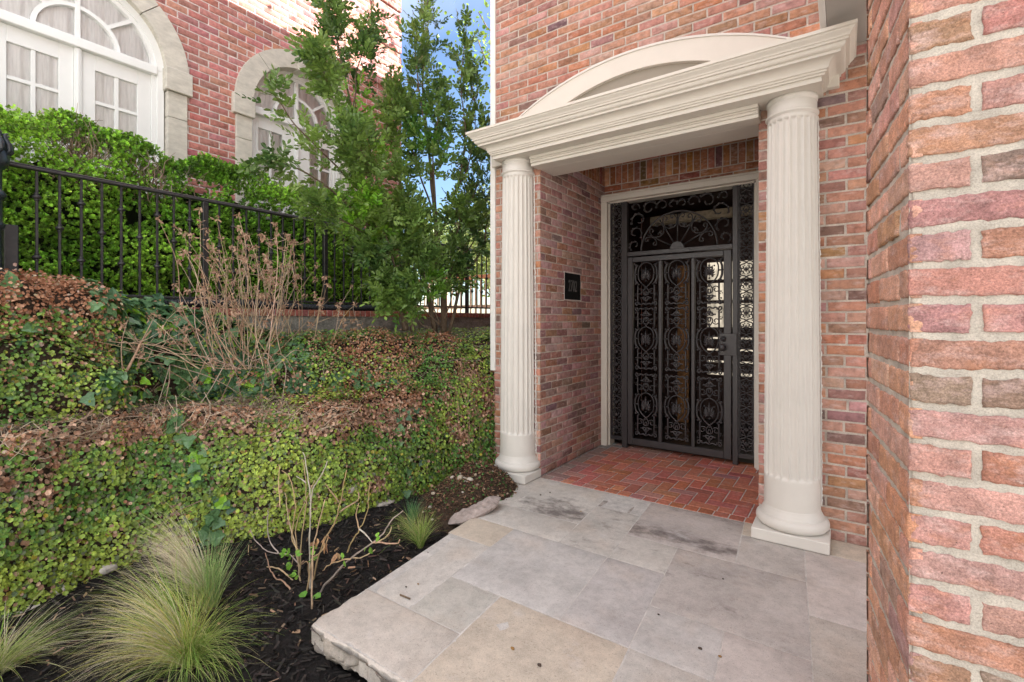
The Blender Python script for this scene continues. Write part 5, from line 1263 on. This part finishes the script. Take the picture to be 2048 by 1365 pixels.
# =================================================================== FEATHER GRASS
GG = [(.22, .34, .06), (.30, .40, .08), (.40, .44, .15), (.46, .45, .20), (.19, .33, .07)]
PALE = [(.58, .51, .38), (.52, .47, .30), (.64, .56, .44), (.44, .43, .22)]
YEL = [(.46, .40, .12), (.40, .41, .09), (.54, .47, .18)]
def grass(loc, label, sets):
    b = MB()
    for st in sets: strands(b, *st[:1], loc, *st[1:], zmin=-.095)
    b.build('feather_grass', M['blade'], label=label, cat='grass clump', group='feather grass clumps')
LFT = math.radians(205)   # towards the left of the picture, slightly to the camera
g0 = (-2.29, .895, -.10)
grass(g0, 'largest feather grass clump, green and straw yellow, spilling over the mulch at the paving corner',
      [(560, .03, .54, math.radians(205), .28, .55, .26, 1.25, .0022, GG+PALE[:2]), (420, .03, .50, math.radians(228), .35, .62, .25, 1.15, .0022, YEL+PALE), (230, .03, .40, math.radians(5), .55, .50, .28, 1.45, .0020, GG), (200, .03, .30, math.radians(80), 1.3, .12, .18, .6, .0020, GG+YEL), (120, .03, .48, math.radians(-40), .6, .6, .25, 1.3, .0020, GG), (50, .03, .52, math.radians(15), .35, .6, .2, 1.1, .0018, GG)])
grass((-2.66, 1.13, -.10), 'feather grass clump with pale dry plumes swept against the vine wall',
      [(560, .03, .60, math.radians(200), .16, .50, .20, 1.2, .0021, PALE+PALE[:1]), (300, .035, .34, math.radians(120), 1.6, .14, .16, .45, .0021, [(.26, .40, .12), (.34, .47, .18), (.20, .34, .11), (.48, .46, .26)]), (160, .03, .34, math.radians(250), .6, .5, .25, 1.2, .0020, GG)])
grass((-2.90, .42, -.10), 'feather grass clump cut by the left edge at the bottom of the bed',
      [(240, .03, .36, math.radians(40), .45, .75, .2, .8, .0022, GG+PALE), (110, .03, .30, math.radians(100), 1.6, .4, .3, 1.0, .0022, GG+PALE)])
grass((-2.26, 2.22, -.10), 'small bright green feather grass tuft touching the paving edge',
      [(230, .02, .24, math.radians(110), 1.2, .25, .2, .7, .0020, GG), (120, .02, .30, math.radians(200), .5, .6, .2, 1.2, .0018, GG)])
grass((-2.50, 2.36, -.10), 'small upright blue green grass tuft beside the soil mound',
      [(170, .015, .22, math.radians(60), 1.5, .12, .14, .4, .0019, [(.10, .24, .10), (.14, .28, .12)]), (70, .02, .22, math.radians(200), .6, .7, .2, .9, .0018, GG)])

# =================================================================== MULCH CHIPS, SOIL MOUND, STONES
n = 15000; x = R.uniform(-3.75, -1.25, n); y = R.uniform(-.4, 3.1, n); ok = ~((x > -2.0) & (y > 1.25)); x, y = x[ok], y[ok]; n = len(x); P = np.stack([x, y, mulch_z(x, y)+R.uniform(.0, .016, n)], 1)
b = MB(); d = R.normal(0, 1, (n, 3))*np.array([1, 1, .28]); L = R.uniform(.012, .06, n); T = (np.array([(-.09, -.5, 0), (.09, -.45, .04), (.11, .4, .05), (.0, .5, .0), (-.10, .42, -.02)]), np.array([(0, 1, 2, 3, 4)]))
c = cvar((.026, .022, .020), n, .5); t = R.uniform(0, 1, n); m = t < .06; c[m] = cvar((.26, .17, .11), m.sum(), .3); m = (t > .06) & (t < .14); c[m] = cvar((.07, .045, .035), m.sum(), .3)
leaves(b, P, d, np.array([0, 0, 1.0])+R.normal(0, .5, (n, 3)), L, c, T); b.build('mulch_chips', M['chip'], kind='stuff', label='shredded black bark mulch covering the bed', cat='mulch')
def mound_z(x, y):
    g = np.exp(-((x+2.50)/.34)**2-((y-3.12)/.36)**2)*.30+np.exp(-((x+2.32)/.22)**2-((y-2.78)/.28)**2)*.12
    P = np.stack([x, y, x*0], 1); return -.13+g+.016*fbm(P*9, 3)+.008*fbm(P*30, 2)
b = MB(); gx, gy = np.meshgrid(np.linspace(-3.1, -1.98, 90), np.linspace(2.2, 3.7, 110), indexing='ij'); grid(b, np.stack([gx.ravel(), gy.ravel(), mound_z(gx.ravel(), gy.ravel())], 1), 90, 110); b.build('soil_mound', M['soil'], kind='structure')
n = 5200; x = R.normal(-2.42, .26, n); y = R.normal(2.95, .30, n); ok = (x > -3) & (x < -1.99) & (y < 3.33) & (mound_z(x, y) > -.07); x, y = x[ok], y[ok]; n = len(x); P = np.stack([x, y, mound_z(x, y)+R.uniform(0, .012, n)], 1)
b = MB(); leaves(b, P, R.normal(0, 1, (n, 3))*np.array([1, 1, .4]), np.array([0, 0, 1.0])+R.normal(0, .6, (n, 3)), R.uniform(.006, .034, n), lerp((.06, .03, .02), (.40, .24, .15), R.uniform(0, 1, n)**1.4), LT_LAN)
m = 260; k = R.integers(0, n, m); leaves(b, P[k]+np.array([0, 0, .01]), R.normal(0, 1, (m, 3)), np.array([0, 0, 1.0])+R.normal(0, .5, (m, 3)), R.uniform(.012, .026, m), cvar((.08, .18, .05), m, .3), LT_FIG)
b.build('leaf_litter', M['leaf_dry'], kind='stuff', label='brown leaf litter and sprigs on the soil mound', cat='leaf litter')
def rock(b, c, r, col, flat=(1, 1, 1), seed=0, n=3, amp=.22):
    import bmesh
    bm = bmesh.new(); bmesh.ops.create_icosphere(bm, subdivisions=n, radius=1); V = np.array([v.co[:] for v in bm.verts]); F = np.array([[v.index for v in f.verts] for f in bm.faces]); bm.free()
    V = V*(1+amp*fbm(V*1.3+seed, 3)+.06*fbm(V*5+seed, 2))[:, None]; V = np.sign(V)*np.abs(V)**.86
    b.add(np.asarray(c)+V*r*np.asarray(flat), F, 0, col, True)
pm_ = []
for k in range(4):
    b = MB(); rock(b, (0, 0, 0), 1, [(.52, .44, .34), (.60, .54, .46), (.46, .36, .26), (.40, .36, .32)][k], (1, .8, .65), k*7.7, 2); pm_.append(b.mesh('pebble', [M['stone']]))
spots = [(at_z(920, 975, .05), .030), (at_z(940, 985, .03), .026), (at_z(985, 982, .08), .022), (at_z(895, 984, .02), .017), (at_z(867, 982, .0), .020), (at_z(905, 948, .12), .020), (at_z(951, 970, .08), .015), (at_z(860, 1010, -.03), .020), (at_z(932, 960, .12), .013)]
for k in range(24):
    spots.append((np.array([R.normal(-2.43, .17), R.normal(2.98, .20), 0]), R.uniform(.006, .014)))
for k, (p, r) in enumerate(spots):
    o = place('pebble', pm_[k % 4], None, (p[0], p[1], float(mound_z(np.array([p[0]]), np.array([p[1]]))[0])+r*.4), (R.uniform(-.4, .4), R.uniform(-.4, .4), R.uniform(0, 6)), label='pale pebble lying on the soil mound beside the left column', cat='pebble', group='pebbles on the soil mound'); o.scale = (r, r, r)
b = MB()   # flat weathered rock
gx, gy = np.meshgrid(np.linspace(-1, 1, 40), np.linspace(-1, 1, 22), indexing='ij'); rr = np.hypot(gx, gy); 
V = []
for k, zz in enumerate((1, -1)):
    u = gx*np.sqrt(np.clip(1-gy**2/2.4, 0, 1)); v = gy*np.sqrt(np.clip(1-gx**2/2.1, 0, 1)); Q = np.stack([u.ravel()*3, v.ravel()*3, u.ravel()*0+k], 1)
    e = np.clip(1-np.maximum(np.abs(gx), np.abs(gy))**6, 0, 1); h = zz*.034*e+.008*fbm(Q, 3).reshape(gx.shape)*e+.003*np.sin(u*22+3*v)*e
    V.append(np.stack([(u*.20*(1+.12*np.sin(v*3))).ravel(), (v*.088).ravel(), h.ravel()], 1))
for q in V: grid(b, q, 40, 22, 0, (.42, .35, .32))
o = b.build('flat_rock', M['stone'], None, (-2.155, 2.66, .012), label='flat weathered grey rock lying at the paving edge below the soil mound', cat='rock'); o.rotation_euler = (math.radians(-6), math.radians(-16), math.radians(62))
for (px, py, dz, r, fl, lb) in ((214, 1137, .0, .042, (1, 1.0, .62), 'pale rounded stone poking out of the vines beside the dry grass plumes'), (60, 1222, .0, .052, (.7, 1.5, .6), 'whitish broken stone at the vine wall foot by the left edge of the bed'), (120, 1180, .0, .03, (.6, 1.2, .7), 'small whitish stone half hidden by vines at the wall foot'),
                                (690, 1046, .02, .055, (.9, 1.3, .45), 'flat grey white stone at the wall foot behind the bare canes'), (708, 977, .20, .065, (.4, 1.25, .5), 'squarish cream stone showing through the vines above the mulch'), (782, 968, .17, .060, (.4, .9, 1.1), 'upright tan stone in the vine wall beside the soil mound'), (770, 1008, .0, .06, (.6, 1.4, .5), 'low grey stone at the vine wall foot behind the small grass tufts')):
    z0 = -.08+dz; p = at_z(px, py, z0); xs = np.interp(p[1], KY, KP[:, 0, 0])
    f = (np.interp(z0, [-.13, .75], [0, 1])); y_ = p[1]; d = _ray(px, py); 
    for it in range(12):
        xs = np.interp(y_, KY, KP[:, 0, 0])*(1-f)+np.interp(y_, KY, KP[:, 1, 0])*f+.012; q = at_x(px, py, xs); y_ = q[1]
    b = MB(); rock(b, (0, 0, 0), r, (.55, .50, .44) if 'tan' not in lb else (.50, .40, .29), fl, px*.1, 3); b.build('wall_stone', M['stone'], None, tuple(q), label=lb, cat='stone', group='stones at the vine wall foot')
b = MB(); P = [at_z(x, y, .006) for x, y in ((800, 1190), (808, 1193), (820, 1198))]; tube(b, P, .004, 6, 0, (.16, .11, .07)); b.build('twig', M['bark'], label='short brown twig lying on the pale paving stone', cat='twig')
dl = []
for k, (x, y, r) in enumerate(((836, 1168, .006), (812, 1174, .006), (856, 1105, .005), (1025, 1297, .010), (1079, 1330, .010), (1400, 1297, .010), (1440, 1313, .008), (1317, 1229, .006), (1446, 1158, .006), (1162, 1023, .006), (1100, 985, .007), (1081, 990, .008))):
    b = MB(); rock(b, (0, 0, 0), 1, (.07, .05, .04) if k % 3 else (.28, .16, .06), (1, .7, .5), k, 1); p = at_z(x, y, .004)
    o = b.build('debris_crumb', M['chip'], None, tuple(p), label='tiny dark crumb of debris lying on the paving', cat='debris', group='debris on the paving'); o.scale = (r, r, r)

# =================================================================== CAMERA, LIGHT, SKY
cam = bpy.data.cameras.new('camera'); co = bpy.data.objects.new('camera', cam); COL.objects.link(co)
cam.sensor_width = 36; cam.lens = FPX/2048*36; cam.shift_y = -(682.5-HY)/2048; cam.clip_start = .05; cam.clip_end = 600
co.location = (0, 0, EYE); co.rotation_euler = (PI/2, 0, YAW); scene.camera = co
SUN_EL, SUN_AZ = math.radians(36), math.radians(48.7)   # azimuth from +Y towards +X
sd = Vector((math.sin(SUN_AZ)*math.cos(SUN_EL), math.cos(SUN_AZ)*math.cos(SUN_EL), math.sin(SUN_EL)))
sl = bpy.data.lights.new('sun', 'SUN'); so = bpy.data.objects.new('sun', sl); COL.objects.link(so)
sl.energy = 3.6; sl.angle = math.radians(.53); sl.color = (1, .95, .88); so.rotation_euler = sd.to_track_quat('Z', 'Y').to_euler()
FILL_CLOUD = 10.0
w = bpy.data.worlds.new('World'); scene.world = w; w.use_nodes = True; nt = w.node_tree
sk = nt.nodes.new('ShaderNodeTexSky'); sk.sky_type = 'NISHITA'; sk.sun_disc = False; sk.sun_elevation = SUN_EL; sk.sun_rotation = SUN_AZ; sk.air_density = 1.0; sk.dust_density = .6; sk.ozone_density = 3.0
bg = nt.nodes['Background']; bg.inputs[1].default_value = .05; tc = nt.nodes.new('ShaderNodeTexCoord')      # cloud added as fill light overhead and behind the camera, clear blue beyond houses
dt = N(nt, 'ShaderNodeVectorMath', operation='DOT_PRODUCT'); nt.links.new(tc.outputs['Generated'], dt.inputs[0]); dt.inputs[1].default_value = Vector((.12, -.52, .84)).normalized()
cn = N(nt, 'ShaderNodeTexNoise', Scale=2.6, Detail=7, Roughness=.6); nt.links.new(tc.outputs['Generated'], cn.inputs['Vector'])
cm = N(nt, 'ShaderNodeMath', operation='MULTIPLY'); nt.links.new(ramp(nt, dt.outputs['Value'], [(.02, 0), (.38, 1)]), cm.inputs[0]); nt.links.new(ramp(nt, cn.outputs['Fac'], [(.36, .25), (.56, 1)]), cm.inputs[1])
nt.links.new(mixc(nt, sk.outputs[0], (FILL_CLOUD*.97, FILL_CLOUD*.985, FILL_CLOUD*1.01), cm.outputs[0]), bg.inputs[0])
vs = scene.view_settings; vs.view_transform = 'Standard'; vs.look = 'None'; vs.gamma = 1; vs.exposure = 2.6
try:
    c = scene.cycles; c.use_denoising = True; c.max_bounces = 8; c.transparent_max_bounces = 8; c.sample_clamp_indirect = 6
except Exception: pass
